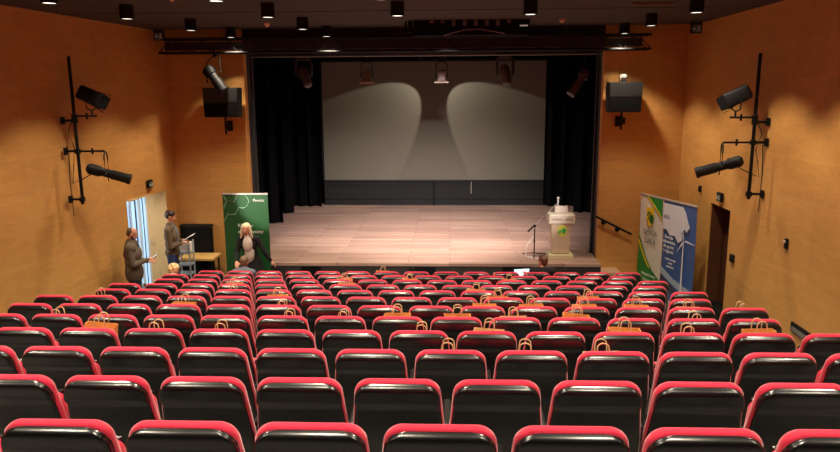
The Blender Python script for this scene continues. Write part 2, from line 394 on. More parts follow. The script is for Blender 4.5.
for j, (yy, xs_) in enumerate(GRID):
    rn = rown[j]
    for i, x in enumerate(xs_):
        if x is None: continue
        o = dl0 if first else copy_tree(dl0); first = False
        o.location = (x, yy, 5.3)
        if i == 0: pos = 'nearest the left wall'
        elif i == 4: pos = 'nearest the right wall'
        else: pos = ['', 'second from left', 'third from left', 'fourth from left'][i]
        tag(o, 'round black ceiling downlight, %s in the %s' % (pos, rn), 'ceiling light', 'black ceiling downlights')

# ------------------------------------------------------------------ lighting truss and what hangs from it
tr = empty('lighting_truss', (0, 0, 0), 0, 'long black lighting truss spanning the top of the stage opening', 'truss')
xa, xb = -5.9, 3.95
for yy in (14.36, 14.64):
    for zz in (5.03, 5.3):
        mb = MB(); mb.cyl((xa, yy, zz), (xb, yy, zz), .024, n=10); mb.build('chord', M_METAL, tr)
mb = MB(); nseg = 36; dx = (xb - xa) / nseg
for i in range(nseg):
    x = xa + i * dx
    za, zb = (5.03, 5.3) if i % 2 == 0 else (5.3, 5.03)
    for yy in (14.36, 14.64): mb.cyl((x, yy, za), (x + dx, yy, zb), .01, n=6)
    ya, yb = (14.36, 14.64) if i % 2 == 0 else (14.64, 14.36)
    mb.cyl((x, ya, 5.03), (x + dx, yb, 5.03), .01, n=6); mb.cyl((x, ya, 5.3), (x + dx, yb, 5.3), .01, n=6)
mb.build('lattice', M_METAL, tr)
mb = MB(); mb.box((-1, 14.5, 5.16), (9.6, .1, .16)); mb.build('cable_tray', mat('dark_brown_tray', (46, 32, 30), .7), tr)
for x in (-4.6, -1.0, 2.3):
    mb = MB(); mb.cyl((x, 14.5, 5.3), (x, 14.5, 5.498), .006, n=6); mb.build('suspension_cable', M_GREYMETAL, tr)
bt = empty('lighting_batten', (0, 0, 0), 0, 'thin grey pipe batten running just inside the top of the stage opening', 'batten')
mb = MB(); mb.cyl((-4.28, 15.28, 4.985), (3.13, 15.28, 4.985), .022, n=10); mb.build('pipe', M_GREYMETAL, bt)
bt2 = empty('lighting_batten', (0, 0, 0), 0, 'black batten over the stage that carries the moving heads', 'batten')
mb = MB(); mb.cyl((-5.5, 17.0, 5.12), (5.0, 17.0, 5.12), .03, n=10); mb.build('pipe', M_METAL, bt2)

# sprinkler heads
for (x, y, lb) in ((-3.42, 13.43, 'small pale sprinkler head on the ceiling left of the stage'), (2.03, 13.26, 'small pale sprinkler head on the ceiling right of the stage'), (-3.71, 9.6, 'small pale sprinkler head on the ceiling above the left seats')):
    mb = MB(); mb.cyl((x, y, ZC), (x, y, ZC - .03), .05, .05); mb.cyl((x, y, ZC - .03), (x, y, ZC - .07), .05, .012)
    o = mb.build('sprinkler_head', mat('cream_plastic', (230, 190, 160), .5), smooth=True); tag(o, lb, 'sprinkler', 'ceiling sprinkler heads')

# black box with grey lamps above the centre
bx = empty('blinder_bar', (.385, 13.35, 5.42), 0, 'wide black box with a row of grey squares hanging above the stage centre', 'light fixture')
mb = MB(); mb.box((0, 0, 0), (2.12, .3, .38), b=.01); mb.build('housing', M_MATTE, bx)
for i in range(8):
    wv = .1 if i in (0, 1) else .09; hv = .07 if i in (0, 1) else .13
    if i == 7: hv = .09
    mb = MB(); mb.box((-.72 + i * .2, -.155, .06 - (.02 if 2 <= i <= 6 else -.005)), (wv * .75, .02, hv), b=.006); mb.build('lamp_window', mat('dull_grey_glass', (96, 88, 90), .4), bx)
mb = MB(); mb.tube([(-.5, -.17, -.19), (-.1, -.17, -.09), (.15, -.17, -.085), (.6, -.17, -.165)], .01); mb.build('bent_rod', M_GREYMETAL, bx)
mb = MB(); mb.box((.95, -.156, -.03), (.14, .012, .025)); mb.build('status_display', mat('lit_display', (220, 215, 205), .5, emit=(220, 215, 205), estr=.25), bx)
mb = MB(); mb.cyl((-1.12, .0, .08), (-1.12, 0, -.12), .04); mb.cyl((-1.2, 0, .08), (-1.2, 0, -.12), .02); mb.build('side_lamp', M_BLACK, bx)
# slim slatted strips added for the pale streaks near the right
for (x, y, lb) in ((3.0, 10.95, 'slim pale slot vent in the ceiling at right'), (3.25, 9.7, 'slim pale slot vent in the ceiling at upper right, nearest the camera')):
    t = empty('ceiling_slats', (x, y, ZC), 0.0, lb, 'slats', 'slim ceiling slot slats')
    mb = MB(); mb.box((0, 0, -.012), (.62, .09, .024), b=.004); mb.build('frame', mat('dull_brown_frame', (110, 88, 70), .5), t)
    for k in range(3):
        mb = MB(); mb.box((0, -.025 + k * .025, -.028), (.56, .006, .012)); mb.build('slat', mat('brown_slat', (120, 98, 78), .5), t)

def profile_light(t, p0, p1, r=.09, front=True, mtl=None):
    """ellipsoidal profile: body p0 (rear) -> p1 (lens end), parented to t (world coordinates)"""
    mtl = mtl or M_BLACK
    p0, p1 = Vector(p0), Vector(p1); d = (p1 - p0).normalized(); L = (p1 - p0).length
    mb = MB(); n = 16; q = d.to_track_quat('Z', 'Y').to_matrix()
    prof = [(0, .55), (.04, .85), (.06, 1.0), (.30, 1.0), (.34, .8), (.55, .8), (.57, .92), (.92, .92), (.94, 1.02), (1, 1.02)]
    loops = [[p0 + d * (L * a) + q @ Vector((r * b * math.cos(2 * PI * k / n), r * b * math.sin(2 * PI * k / n), 0)) for k in range(n)] for a, b in prof]
    mb.loft(loops)
    for k in range(5): mb.cyl(p0 + d * (L * (.08 + k * .045)), p0 + d * (L * (.09 + k * .045)), r * 1.1, n=16)
    mb.build('lamp_body', mtl, t, smooth=True)
    mb = MB(); mb.cyl(p1 - d * .01, p1 + d * .006, r * .85, n=16); mb.build('lens', mat('dark_lens', (60, 66, 80), .15), t)
def yoke(t, c, axis, up, hw, h, r=.012):
    """U bracket around centre c, pins along axis, rising along up"""
    c, a, u = Vector(c), Vector(axis).normalized(), Vector(up).normalized()
    pts = [c - a * hw, c - a * hw + u * h * .7]
    for k in range(1, 6):
        an = PI * k / 6
        pts.append(c - a * hw * math.cos(an) + u * (h * .7 + h * .3 * math.sin(an)))
    pts += [c + a * hw + u * h * .7, c + a * hw]
    mb = MB(); mb.tube(pts, r, 8); mb.ball(c - a * hw, r * 2, 8); mb.ball(c + a * hw, r * 2, 8); mb.build('yoke', M_METAL, t, smooth=True)

# profile hanging from the truss, at left
t = empty('profile_spotlight', (-4.75, 14.4, 5.0), 0, 'black profile spotlight hanging from the truss in front of the left speaker', 'stage light', 'profile spotlights')
profile_light(t, (-.20, 0, -.26), (.16, -.1, -.74), .12)
yoke(t, (-.05, -.03, -.45), (.8, 0, .5), (.0, 0, 1), .17, .40)
mb = MB(); mb.box((-.02, 0, -.02), (.06, .06, .08)); mb.build('clamp', M_METAL, t)

# wall poles with two lights each
def wall_rig(x, y, s, z0, z1):
    """s=+1 for left wall (lights stick out to +x), -1 for right wall"""
    side = 'left' if s > 0 else 'right'
    t = empty('wall_pole', (x, y, 0), 0, 'vertical black lighting pole fixed to the %s plywood wall' % side, 'pole', 'black wall poles for spotlights')
    mb = MB(); mb.cyl((0, 0, z0), (0, 0, z1), .026, n=12); mb.build('pole', M_METAL, t, smooth=True)
    for z in (z0 + .08, z0 + .88, z1 - 1.02):
        mb = MB(); mb.cyl((-s * .2, 0, z), (0, 0, z), .02, n=8); mb.box((-s * .2, 0, z), (.02, .12, .12), b=.004); mb.box((0, 0, z), (.075, .075, .08), b=.008); mb.build('wall_bracket', M_METAL, t)
    for z, L in ((z1 - .95, .38), (z0 + .88, .45)):
        mb = MB(); mb.cyl((0, 0, z), (s * L, 0, z), .016, n=8); mb.box((0, 0, z), (.07, .07, .07), b=.006); mb.cyl((s * L * .55, 0, z - .05), (s * L * .55, 0, z + .05), .018, n=8); mb.build('arm', M_METAL, t)
    mb = MB()
    mb.tube([(-s * .03, -.02, z1 - 1.0), (-s * .11, -.03, z1 - 1.2), (-s * .04, -.02, z1 - 1.45), (-s * .08, -.03, z0 + .6), (-s * .12, -.02, z0 + .35), (s * .05, -.03, z0 + .42), (s * .2, -.02, z0 + .5)], .008, 6)
    mb.tube([(-s * .14, -.02, z0 + .85), (-s * .17, -.02, z0 + .4), (-s * .16, -.02, z0 - .2)], .007, 6)
    mb.build('cable', M_BCORD, t)
    # upper : fresnel with barn doors
    u = empty('fresnel_spotlight', (x, y, z1 - .95), 0, 'black fresnel spotlight with barn doors, upper one on the %s wall pole' % side, 'stage light', 'fresnel spotlights')
    a0, a1 = Vector((s * .12, .0, .40)), Vector((s * .40, .12, .24)); d = (a1 - a0).normalized()
    q = d.to_track_quat('Z', 'Y').to_matrix()
    mb = MB()
    prof = [(-.02, .08), (0, .11), (.26, .12), (.32, .13), (.34, .13)]
    mb.loft([[a0 + d * a + q @ v for v in rrect(h, h, .045, 0, n=3)] for a, h in prof])
    for k in range(5): mb.loft([[a0 + d * (a) + q @ v for v in rrect(.122, .122, .04, 0, n=2)] for a in (.03 + k * .04, .04 + k * .04)])
    mb.build('lamp_body', M_BLACK, u, smooth=True)
    for sg, ax in ((1, 0), (-1, 0), (1, 1), (-1, 1)):
        mb = MB(); e = Vector((1, 0, 0)) if ax == 0 else Vector((0, 1, 0)); f = Vector((0, 1, 0)) if ax == 0 else Vector((1, 0, 0))
        pp = [e * sg * .125 - f * .12, e * sg * .125 + f * .12, e * sg * .15 + f * .1 + Vector((0, 0, .12)), e * sg * .15 - f * .1 + Vector((0, 0, .12))]
        A = [a0 + d * .34 + q @ v for v in pp]; B = [a0 + d * .34 + q @ (v + e * sg * .006) for v in pp]
        mb.loft([A, B]); mb.build('barn_door', M_MATTE, u)
    mb = MB(); mb.cyl((s * .3, 0, 0), (s * .3, 0, .08), .014); mb.build('mounting_stub', M_METAL, u)
    mb = MB(); mb.tube([(s * .27, -.13, .3), (s * .29, -.14, .12), (s * .3, 0, .09), (s * .3, .15, .12), (s * .27, .16, .32)], .012, 6); mb.build('yoke', M_METAL, u)
    # lower : long profile hanging under its yoke
    v = empty('profile_spotlight', (x, y, z0 + .88), 0, 'long black profile spotlight, lower one on the %s wall pole' % side, 'stage light', 'profile spotlights')
    profile_light(v, (s * .15, -.05, -.27), (s * .80, .1, -.48), .088)
    c = Vector((s * .46, 0, -.37))
    yoke(v, c, (.25 * s, -1, 0), (0, 0, 1), .12, .36)
    mb = MB(); mb.cyl(c, c + Vector((s * .02, 0, -.13)), .008); mb.build('focus_knob', M_METAL, v)
    return t, u, v
rigL = wall_rig(-6.12, 11.3, 1, 2.42, 4.82)
rigR = wall_rig(4.65, 11.0, -1, 2.55, 4.76)

# speakers hung on the front wall
def wall_speaker(cx, cz, w, h, label, tilt=0):
    t = empty('wall_speaker', (cx, 14.6, cz), 0, label, 'speaker', 'black speakers beside the stage')
    mb = MB(); loops = []
    for k in range(9):
        z = -h / 2 + h * k / 8
        loops.append(rrect(w / 2 - .02 * (1 - k / 8), .16 + .02 * math.sin(PI * k / 8), .03, z))
    mb.loft(loops); mb.build('cabinet', mat('speaker_cabinet_black', (26, 26, 28), .45), t, smooth=True)
    mb = MB(); mb.box((0, -.185, h * .25), (w * .94, .01, h * .46), b=.003); mb.build('grille', mat('grille_painted_reflection', (40, 41, 42), .5, bump=.4, bscale=400), t)  # upper half in lighter grey: the light it reflects is painted in
    mb = MB(); mb.box((0, -.182, -h * .24), (w * .92, .01, h * .46), b=.003); mb.build('lower_grille', M_MATTE, t)
    mb = MB(); mb.cyl((.0, .1, -h / 2), (.0, .1, -h / 2 - .36), .022); mb.box((0, .25, -h / 2 - .2), (.05, .3, .05)); mb.box((.04, .1, -h / 2 - .18), (.07, .06, .14), b=.01); mb.box((0, .39, -h / 2 - .2), (.12, .02, .22)); mb.build('wall_bracket', M_METAL, t)
    mb = MB(); mb.cyl((-.09, .05, h / 2), (-.09, .05, h / 2 + .25), .007, n=6); mb.build('aerial', M_METAL, t)
    return t
wall_speaker(-4.72, 4.03, .74, .6, 'dark speaker on the front wall left of the stage, behind a spotlight')
wall_speaker(3.52, 4.09, .68, .6, 'dark square speaker on the front wall right of the stage')
t = empty('dome_camera', (3.5, 14.56, 4.39), 0, 'small white dome camera on top of the right wall speaker', 'camera')
mb = MB(); mb.cyl((0, 0, 0), (0, 0, .05), .06, .05); mb.build('base', M_METAL, t)
mb = MB(); mb.ball((0, 0, .1), .06, 16); mb.box((-.07, .0, .1), (.03, .05, .1), b=.008); mb.build('dome', mat('grey_white_plastic', (150, 144, 136), .4), t, smooth=True)

# moving heads and fixtures on the stage batten
def moving_head(x, label, lean):
    t = empty('moving_head_light', (x, 17.0, 5.09), 0, label, 'stage light', 'moving head lights over the stage')
    mb = MB(); mb.box((0, 0, -.06), (.3, .22, .12), b=.02); mb.build('base', mat('dark_housing', (46, 38, 38), .5), t)
    mb = MB()
    for s in (-1, 1): mb.loft([rrect(.03, .06, .02, z, cx=s * (.17 + .02 * math.sin(PI * i / 4))) for i, z in enumerate((-.1, -.2, -.32, -.44, -.5))])
    mb.build('yoke', mat('dark_housing', (46, 38, 38), .5), t, smooth=True)
    a, b = Vector((-.06 * lean, .06, -.3)), Vector((.13 * lean, -.12, -.72)); d = (b - a).normalized(); q = d.to_track_quat('Z', 'Y').to_matrix(); L = (b - a).length
    mb = MB(); mb.loft([[a + d * (L * p) + q @ Vector((r * math.cos(2 * PI * k / 16), r * math.sin(2 * PI * k / 16), 0)) for k in range(16)] for p, r in ((-.1, .05), (0, .1), (.3, .13), (.6, .115), (.95, .105), (1, .08))])
    mb.build('head', mat('grey_head_housing', (104, 92, 86), .4), t, smooth=True)
    mb = MB(); mb.cyl(b - d * .01, b + d * .01, .075); mb.build('lens', mat('dark_lens', (60, 66, 80), .15), t)
moving_head(-3.5, 'grey moving head light over the stage, near the left curtain', 1)
moving_head(1.3, 'grey moving head light over the stage, right of the screen centre', .35)
def small_flood(x, label):
    t = empty('flood_light', (x, 17.0, 5.09), 0, label, 'stage light', 'flood lights over the stage')
    mb = MB(); mb.cyl((0, 0, 0), (0, 0, -.18), .015); mb.box((0, 0, -.04), (.06, .06, .1)); mb.build('clamp', M_METAL, t)
    yoke(t, (0, 0, -.5), (1, 0, 0), (0, 0, 1), .13, .34)
    mb = MB(); mb.loft([rrect(a, a * .8, .03, z) for a, z in ((.06, -.36), (.1, -.42), (.09, -.56), (.12, -.62))]); mb.build('lamp_body', mat('grey_lamp_housing', (140, 118, 108), .45), t, smooth=True)
    mb = MB(); mb.box((0, 0, -.65), (.34, .26, .03), b=.005); mb.build('filter_frame', mat('pale_filter_frame', (176, 150, 136), .4), t)
    return t
fl1 = small_flood(-1.98, 'small flood light over the stage in front of the screen, left one')
fl2 = small_flood(-.2, 'small flood light over the stage in front of the screen, centre one')
t = empty('profile_spotlight', (2.85, 16.0, 5.09), 0, 'grey profile spotlight hanging inside the right edge of the stage opening', 'stage light', 'profile spotlights')
profile_light(t, (.2, .1, -.42), (-.18, -.08, -.95), .1, mtl=mat('grey_head_housing', (104, 92, 86), .4))
yoke(t, (.05, 0, -.62), (.8, 0, -.5), (0.3, 0, 1), .16, .36)
mb = MB(); mb.cyl((.12, 0, -.3), (.12, 0, .0), .012); mb.box((.12, 0, 0), (.06, .06, .08)); mb.build('clamp', M_METAL, t)

# stage lighting from the fixtures
def aim(rig, loc, target, power, size, blend, col=STAGE_WARM, rad=.06):
    return spot(None, loc, target, power, size, blend, col, rad, 'stage_beam')
aim(None, (-5.2, 11.6, 2.85), (-1.5, 18.2, .65), 600, 24, .6)
aim(None, (3.8, 11.3, 3.05), (-.2, 18.2, .65), 600, 24, .6)
aim(None, (.1, 13.3, 5.15), (-.6, 18.0, .65), 2900, 76, .9)
aim(None, (.6, 13.3, 5.15), (-.4, 16.4, .65), 700, 90, .9)
for fx, tx in ((-1.98, -2.6), (-.2, .9)):
    aim(None, (fx, 17.0, 4.38), (tx, 18.8, .65), 300, 110, .6)
t = empty('added_screen_spots', (-.5, 21.0, 5.32), 0, 'added pair of small black spotlights for the beams on the projection screen', 'stage light')  # added fixture, invented to carry the two beams that pattern the screen
for sx in (-1, 1):
    mb = MB(); mb.cyl((sx * .38, 0, 0), (sx * .34, .04, -.16), .05, .06, 14); mb.build('lamp_body', M_BLACK, t, smooth=True)
    mb = MB(); mb.cyl((sx * .34, .04, -.16), (sx * .337, .042, -.17), .05, .05, 14); mb.build('lens', mat('dark_lens', (60, 66, 80), .15), t)
mb = MB(); mb.cyl((0, 0, 0), (0, 0, 1.25), .015); mb.box((0, 0, 0), (.84, .04, .04)); mb.build('bracket', M_BLACK, t)
aim(None, (-.15, 21.06, 5.1), (-2.6, 22.3, 2.9), 240, 50, .15, (1, .92, .76), .02)  # beams of the added pair, aimed to leave the screen centre dark
aim(None, (-.85, 21.06, 5.1), (1.6, 22.3, 2.9), 240, 50, .15, (1, .92, .76), .02)

# ------------------------------------------------------------------ small things on the walls
def sign(loc, rz, label, glow):
    t = empty('exit_sign', loc, rz, label, 'sign', 'small exit signs')
    mb = MB(); mb.box((0, 0, 0), (.26, .06, .2), b=.008); mb.build('case', M_BLACK, t)
    if loc[2] > 5: mb = MB(); mb.cyl((-.08, 0, .1), (-.08, 0, .14), .01); mb.cyl((.08, 0, .1), (.08, 0, .14), .01); mb.build('hanger', M_BLACK, t)
    t.scale = (.8, .8, 1) if loc[2] > 5 else (.8, .8, .8)
    mb = MB(); mb.box((0, -.032, -.015), (.2, .006, .13)); mb.build('panel', mat('dim_green_panel', (84, 92, 80), .5, emit=(90, 100, 84), estr=.05), t)
    # running figure and arrow
    mb = MB(); mb.box((-.045, -.037, -.02), (.05, .004, .016)); mb.prism([(-.09, -.02), (-.06, .01), (-.06, -.05)], .004, Matrix.Translation((0, -.035, 0)) @ UP); mb.build('arrow', mat('white_symbol', (220, 225, 215), .5), t)
    mb = MB(); mb.ball((.05, -.037, .03), (.012, .004, .012), 8); mb.box((.045, -.037, -.01), (.018, .004, .05), Matrix.Rotation(.3, 3, 'Y')); mb.box((.03, -.037, -.05), (.01, .004, .045), Matrix.Rotation(.6, 3, 'Y')); mb.box((.065, -.037, -.045), (.01, .004, .045), Matrix.Rotation(-.5, 3, 'Y')); mb.build('running_figure', mat('white_symbol', (220, 225, 215), .5), t)
    return t
sign((-5.80, 14.2, 5.36), 0, 'exit sign hanging at the ceiling in the left corner', 0)
sign((4.58, 13.7, 5.36), 0, 'exit sign hanging at the ceiling in the right corner', 0)
sign((xl(13.9) + .035, 13.9, 2.42), PI / 2, 'small exit sign above the open left doorway', 0)
sign((4.83, 12.62, 2.34), -PI / 2, 'small exit sign above the right doorway', 0)
def wall_box(name, loc, size, label, cat, m=M_BLACK):
    t = empty(name, loc, 0, label, cat)
    mb = MB(); mb.box((0, 0, 0), size, b=.006); mb.build('case', m, t)
    mb = MB(); mb.box((-size[0] * .55, 0, -size[2] * .1), (.012, size[1] * .5, size[2] * .35), b=.002); mb.build('switch', M_METAL, t)
wall_box('wall_sensor', (4.85, 13.69, 2.34), (.05, .07, .12), 'small dark sensor on the right wall between banner and doorway', 'sensor')
wall_box('wall_switch', (4.85, 11.93, 1.38), (.05, .13, .13), 'small black switch on the right wall beside the doorway', 'switch')
t = empty('wall_hook', (4.85, 10.08, 2.04), 0, 'small dark fitting alone on the right plywood wall', 'fitting')
mb = MB(); mb.box((0, 0, 0), (.04, .07, .15), b=.01); mb.build('case', M_BLACK, t)
mb = MB(); mb.cyl((-.02, 0, .03), (-.04, 0, .03), .02); mb.build('lens', mat('white_plastic', (225, 215, 200), .4), t)
t = empty('step_light', (4.86, 9.45, .92), 0, 'dark slot step light low on the right wall by the aisle', 'step light')
mb = MB(); mb.box((0, 0, 0), (.03, .55, .14), b=.004); mb.build('case', M_BLACK, t)
mb = MB(); mb.box((-.016, 0, -.02), (.01, .48, .07)); mb.build('cover', mat('grey_slot_cover', (120, 116, 108), .5), t)
# handrail on right front wall
t = empty('handrail', (0, 14.92, 0), 0, 'short sloping black handrail on the front wall right of the stage', 'handrail')
mb = MB(); mb.cyl((3.14, -.04, 1.57), (3.88, -.04, 1.2), .024); mb.ball((3.14, -.04, 1.57), .024); mb.ball((3.88, -.04, 1.2), .024); mb.build('rail', M_METAL, t, smooth=True)
for x, z in ((3.31, 1.46), (3.61, 1.31)):
    mb = MB(); mb.cyl((x, .07, z - .03), (x, -.04, z - .03), .014); mb.cyl((x, -.04, z - .05), (x, -.04, z), .012); mb.cyl((x, .08, z - .03), (x, .06, z - .03), .05); mb.build('bracket', M_METAL, t)

# ------------------------------------------------------------------ lectern, microphone
t = empty('lectern', (2.40, 15.03, SZ), 0, 'pale wooden lectern with a green and yellow emblem on the stage', 'lectern')
M_LECT = mat('pale_birch', (204, 182, 152), .5, noise=.06, nscale=6)
mb = MB(); mb.box((0, 0, .05), (.62, .5, .1), b=.01); mb.build('base', mat('pale_base', (206, 192, 150), .5), t)
mb = MB(); mb.loft([rrect(.205, .17, .015, .12, n=2), rrect(.26, .2, .015, .8, n=2)]); mb.build('column', M_LECT, t)
t.scale = (.86, .86, .97)
mb = MB(); mb.box((0, 0, .90), (.64, .46, .2), b=.012); mb.build('desk_box', mat('cream_desk', (206, 194, 176), .5), t)
mb = MB(); mb.box((.02, .08, 1.08), (.32, .03, .16), Matrix.Rotation(-.35, 3, 'X'), b=.004); mb.build('book_rest', mat('grey_book_rest', (186, 172, 160), .5), t)
text('GMINA  LIPKA', .085, mat('grey_lettering', (120, 108, 98), .6), t, Matrix.Translation((0.01, -.232, .87)) @ UP)
e = [(.12 * math.cos(a * PI / 12), .13 * math.sin(a * PI / 12)) for a in range(24)]
mb = MB(); mb.prism(e, .006, Matrix.Translation((.02, -.190, .64)) @ Matrix.Rotation(.045, 4, 'X') @ UP); em = mb.build('emblem', mat('emblem_yellow', (222, 226, 90), .5), t)
mb = MB(); mb.prism([(.055 * math.cos(a * PI / 8), .06 * math.sin(a * PI / 8)) for a in range(16)], .006, Matrix.Translation((.06, -.198, .64)) @ UP); mb.build('leaf', mat('leaf_green', (60, 178, 84), .5), em)
mb = MB(); mb.prism([(.03 * math.cos(a * PI / 6) * .8, .045 * math.sin(a * PI / 6)) for a in range(12)], .006, Matrix.Translation((-.045, -.198, .62)) @ Matrix.Rotation(.5, 4, 'Y') @ UP); mb.build('leaf', mat('leaf_green', (60, 178, 84), .5), em)
mb = MB(); mb.tube([(-.02, -.2, .57), (-.02, -.2, .63), (.02, -.2, .68)], .004, 5); mb.build('stem', mat('leaf_green', (60, 178, 84), .5), em)

t = empty('microphone_stand', (1.86, 15.15, SZ), 0, 'black microphone stand with a long boom left of the lectern', 'microphone stand')
mb = MB()
for a in range(3):
    an = a * 2 * PI / 3 + .4; mb.cyl((0, 0, .07), (.28 * math.cos(an), .28 * math.sin(an), .012), .01); mb.ball((.28 * math.cos(an), .28 * math.sin(an), .014), .014, 8)
mb.build('foot', M_METAL, t)
mb = MB(); mb.cyl((0, 0, .05), (0, 0, .62), .014); mb.cyl((0, 0, .3), (0, 0, .36), .02); mb.build('pole', M_METAL, t)
mb = MB(); mb.cyl((-.15, 0, .54), (.0, 0, .69), .018); mb.ball((0, 0, .67), .035, 10); mb.build('clutch', M_METAL, t)
mb = MB(); mb.cyl((-.02, 0, .66), (.46, 0, 1.16), .009); mb.build('boom', mat('chrome_boom', (190, 182, 176), .3, metal=.6), t)
mb = MB(); mb.cyl((.49, 0, 1.13), (.49, 0, 1.27), .016, .02); mb.ball((.49, 0, 1.29), .028, 10); mb.build('microphone', mat('pale_microphone', (200, 200, 206), .4), t, smooth=True)
mb = MB(); mb.tube([(1.72, 15.0, .665), (1.8, 14.9, .66), (1.95, 14.86, .66), (2.06, 14.84, .67), (2.08, 14.84, .72)], .012, 6)
mb.tube([(1.72, 15.0, .665), (1.66, 15.06, .66), (1.7, 15.14, .9), (1.84, 15.15, 1.1)], .007, 6)
o = mb.build('microphone_cable', mat('white_cable', (226, 222, 216), .5), smooth=True); tag(o, 'white cable lying on the stage between microphone stand and lectern', 'cable')

# ------------------------------------------------------------------ roll-up banners
def rollup(name, loc, rz, w, h, m, label):
    t = empty(name, loc, rz, label, 'banner')
    mb = MB(); loops = []
    n = 10
    for k in range(n + 1):
        z = .08 + (h - .1) * k / n; by = .02 * math.sin(PI * k / n)
        loops.append([Vector((-w / 2, by, z)), Vector((w / 2, by, z)), Vector((w / 2, by + .003, z)), Vector((-w / 2, by + .003, z))])
    mb.loft(loops); mb.build('print', m, t, smooth=True)
    mb = MB(); mb.box((0, 0, h - .01), (w + .01, .025, .035), b=.004); mb.build('top_rail', mat('aluminium_rail', (196, 192, 186), .35, metal=.4), t)
    mb = MB(); mb.loft([rrect(w / 2 + .01, .05, .02, 0), rrect(w / 2 + .01, .045, .02, .07), rrect(w / 2, .02, .01, .085)]); mb.build('base', mat('aluminium_rail', (196, 192, 186), .35, metal=.4), t)
    mb = MB(); mb.cyl((0, .05, .05), (0, .03, h - .03), .008); mb.build('rear_pole', M_GREYMETAL, t)
    return t
M_GREENB = mat('banner_green', (32, 88, 44), .5, noise=.04)
t = rollup('roll_up_banner', (-4.2, 14.05, 0), 0, .94, 2.2, M_GREENB, 'green roll-up banner with white hexagons left of the stage')
M_HEX = mat('hexagon_line', (150, 190, 150), .5)
def hexo(cx, cz, R_, w_=.012):
    for k in range(6):
        a, b = math.radians(60 * k), math.radians(60 * k + 60)
        yield (cx + R_ * math.cos(a), cz + R_ * math.sin(a)), (cx + R_ * math.cos(b), cz + R_ * math.sin(b))
mb = MB()
segs = set()
for cx, cz in ((-.30, 1.90), (-.07, 2.04), (-.30, 2.17), (-.53, 1.76)):
    for a, b in hexo(cx, cz, .155):
        lim = .465
        def inside(p): return -lim <= p[0] <= lim and p[1] <= 2.165
        p, q_ = Vector(a), Vector(b); N = 8; prev = None; pts = [p.lerp(q_, i / N) for i in range(N + 1)]; pts = [v for v in pts if inside(v)]
        if len(pts) < 2: continue
        A, B = pts[0], pts[-1]; mid = (A + B) / 2; L = (B - A).length + .008; an = math.atan2(B.y - A.y, B.x - A.x)
        mb.box((mid.x, -.006, mid.y), (L, .004, .011), Matrix.Rotation(-an, 3, 'Y'))
mb.build('hexagon_pattern', M_HEX, t)
M_WL = mat('white_lettering', (236, 240, 232), .5)
text('Powiat', .085, M_WL, t, Matrix.Translation((.28, -.004, 2.03)) @ UP)
text('Klaster', .11, M_WL, t, Matrix.Translation((-.02, .004, 1.49)) @ UP, align='LEFT' if False else 'CENTER')
text('energetyczny', .10, M_WL, t, Matrix.Translation((.08, .004, 1.37)) @ UP)
for i in range(4):
    text(['rozwoju energii', 'odnawialnej', 'wspólna energia', 'dla regionu'][i], .05, M_WL, t, Matrix.Translation((.0, .008, 1.27 - i * .075)) @ UP)

def rot_about(p): return p
# white / green / blue double banners on the right : stands obliquely
t = rollup('roll_up_banner', (4.147, 14.41, 0), math.atan2(-.948, .318), .80, 2.1, mat('banner_white', (226, 220, 206), .5), 'white and green roll-up banner with a yellow coat of arms')
def blob(t, pts, m, y, name):
    mb = MB(); mb.prism(pts, .003, Matrix.Translation((0, y, 0)) @ UP); return mb.build(name, m, t)
G1, G2, YL = mat('banner_leaf_green', (34, 138, 52), .5), mat('banner_dark_green', (22, 104, 40), .5), mat('banner_yellow', (232, 204, 40), .5)
HW = .385
# top right green corner
blob(t, [(-.10, 2.07), (HW, 2.07), (HW, 1.70), (.28, 1.80), (.12, 1.93)], G1, -.006, 'green_corner')
blob(t, [(-.16, 2.07), (-.10, 2.07), (.12, 1.93), (.28, 1.80), (HW, 1.70), (HW, 1.67), (.26, 1.77), (.08, 1.90)], YL, -.007, 'yellow_edge')
# lower green field
blob(t, [(-HW, 1.02), (-.24, .86), (-.02, .58), (.2, .44), (HW, .40), (HW, .1), (-HW, .1)], G1, .004, 'green_field')
blob(t, [(-HW, 1.25), (-.28, 1.05), (-.1, .78), (.12, .55), (HW, .40), (.2, .44), (-.02, .58), (-.24, .86), (-HW, 1.02)], G2, .003, 'dark_green_band')
blob(t, [(-HW, 1.14), (-.27, .97), (-.1, .74), (.06, .58), (.0, .58), (-.14, .72), (-.3, .93), (-HW, 1.06)], YL, .001, 'yellow_stripe')
# coat of arms
shield = [(-.13, .19), (.13, .19), (.13, -.04), (.11, -.12), (.05, -.18), (0, -.20), (-.05, -.18), (-.11, -.12), (-.13, -.04)]
sh = blob(t, [(x - .02, z + 1.66) for x, z in shield], mat('shield_yellow', (238, 196, 30), .5), -.006, 'coat_of_arms')
lf = [(.075 * math.cos(a * PI / 8), .095 * math.sin(a * PI / 8)) for a in range(16)]
blob(sh, [(x + .045, z + 1.62) for x, z in lf], mat('leaf_dark_green', (20, 96, 36), .5), -.011, 'leaf')
blob(sh, [(x * .35 - .075 + z * .3, z * .6 + 1.72) for x, z in lf], mat('leaf_dark_green', (20, 96, 36), .5), -.011, 'leaf')
mb = MB(); mb.tube([(-.10, -.013, 1.54), (-.06, -.013, 1.62), (-.05, -.013, 1.68), (.02, -.013, 1.75)], .007, 5); mb.build('stem', mat('leaf_dark_green', (20, 96, 36), .5), sh)
M_GL = mat('banner_grey_lettering', (120, 116, 108), .6)
text('GMINA', .15, M_GL, t, Matrix.Translation((0, -.002, 1.28)) @ UP)
text('LIPKA', .15, M_GL, t, Matrix.Translation((.01, .0, 1.10)) @ UP)
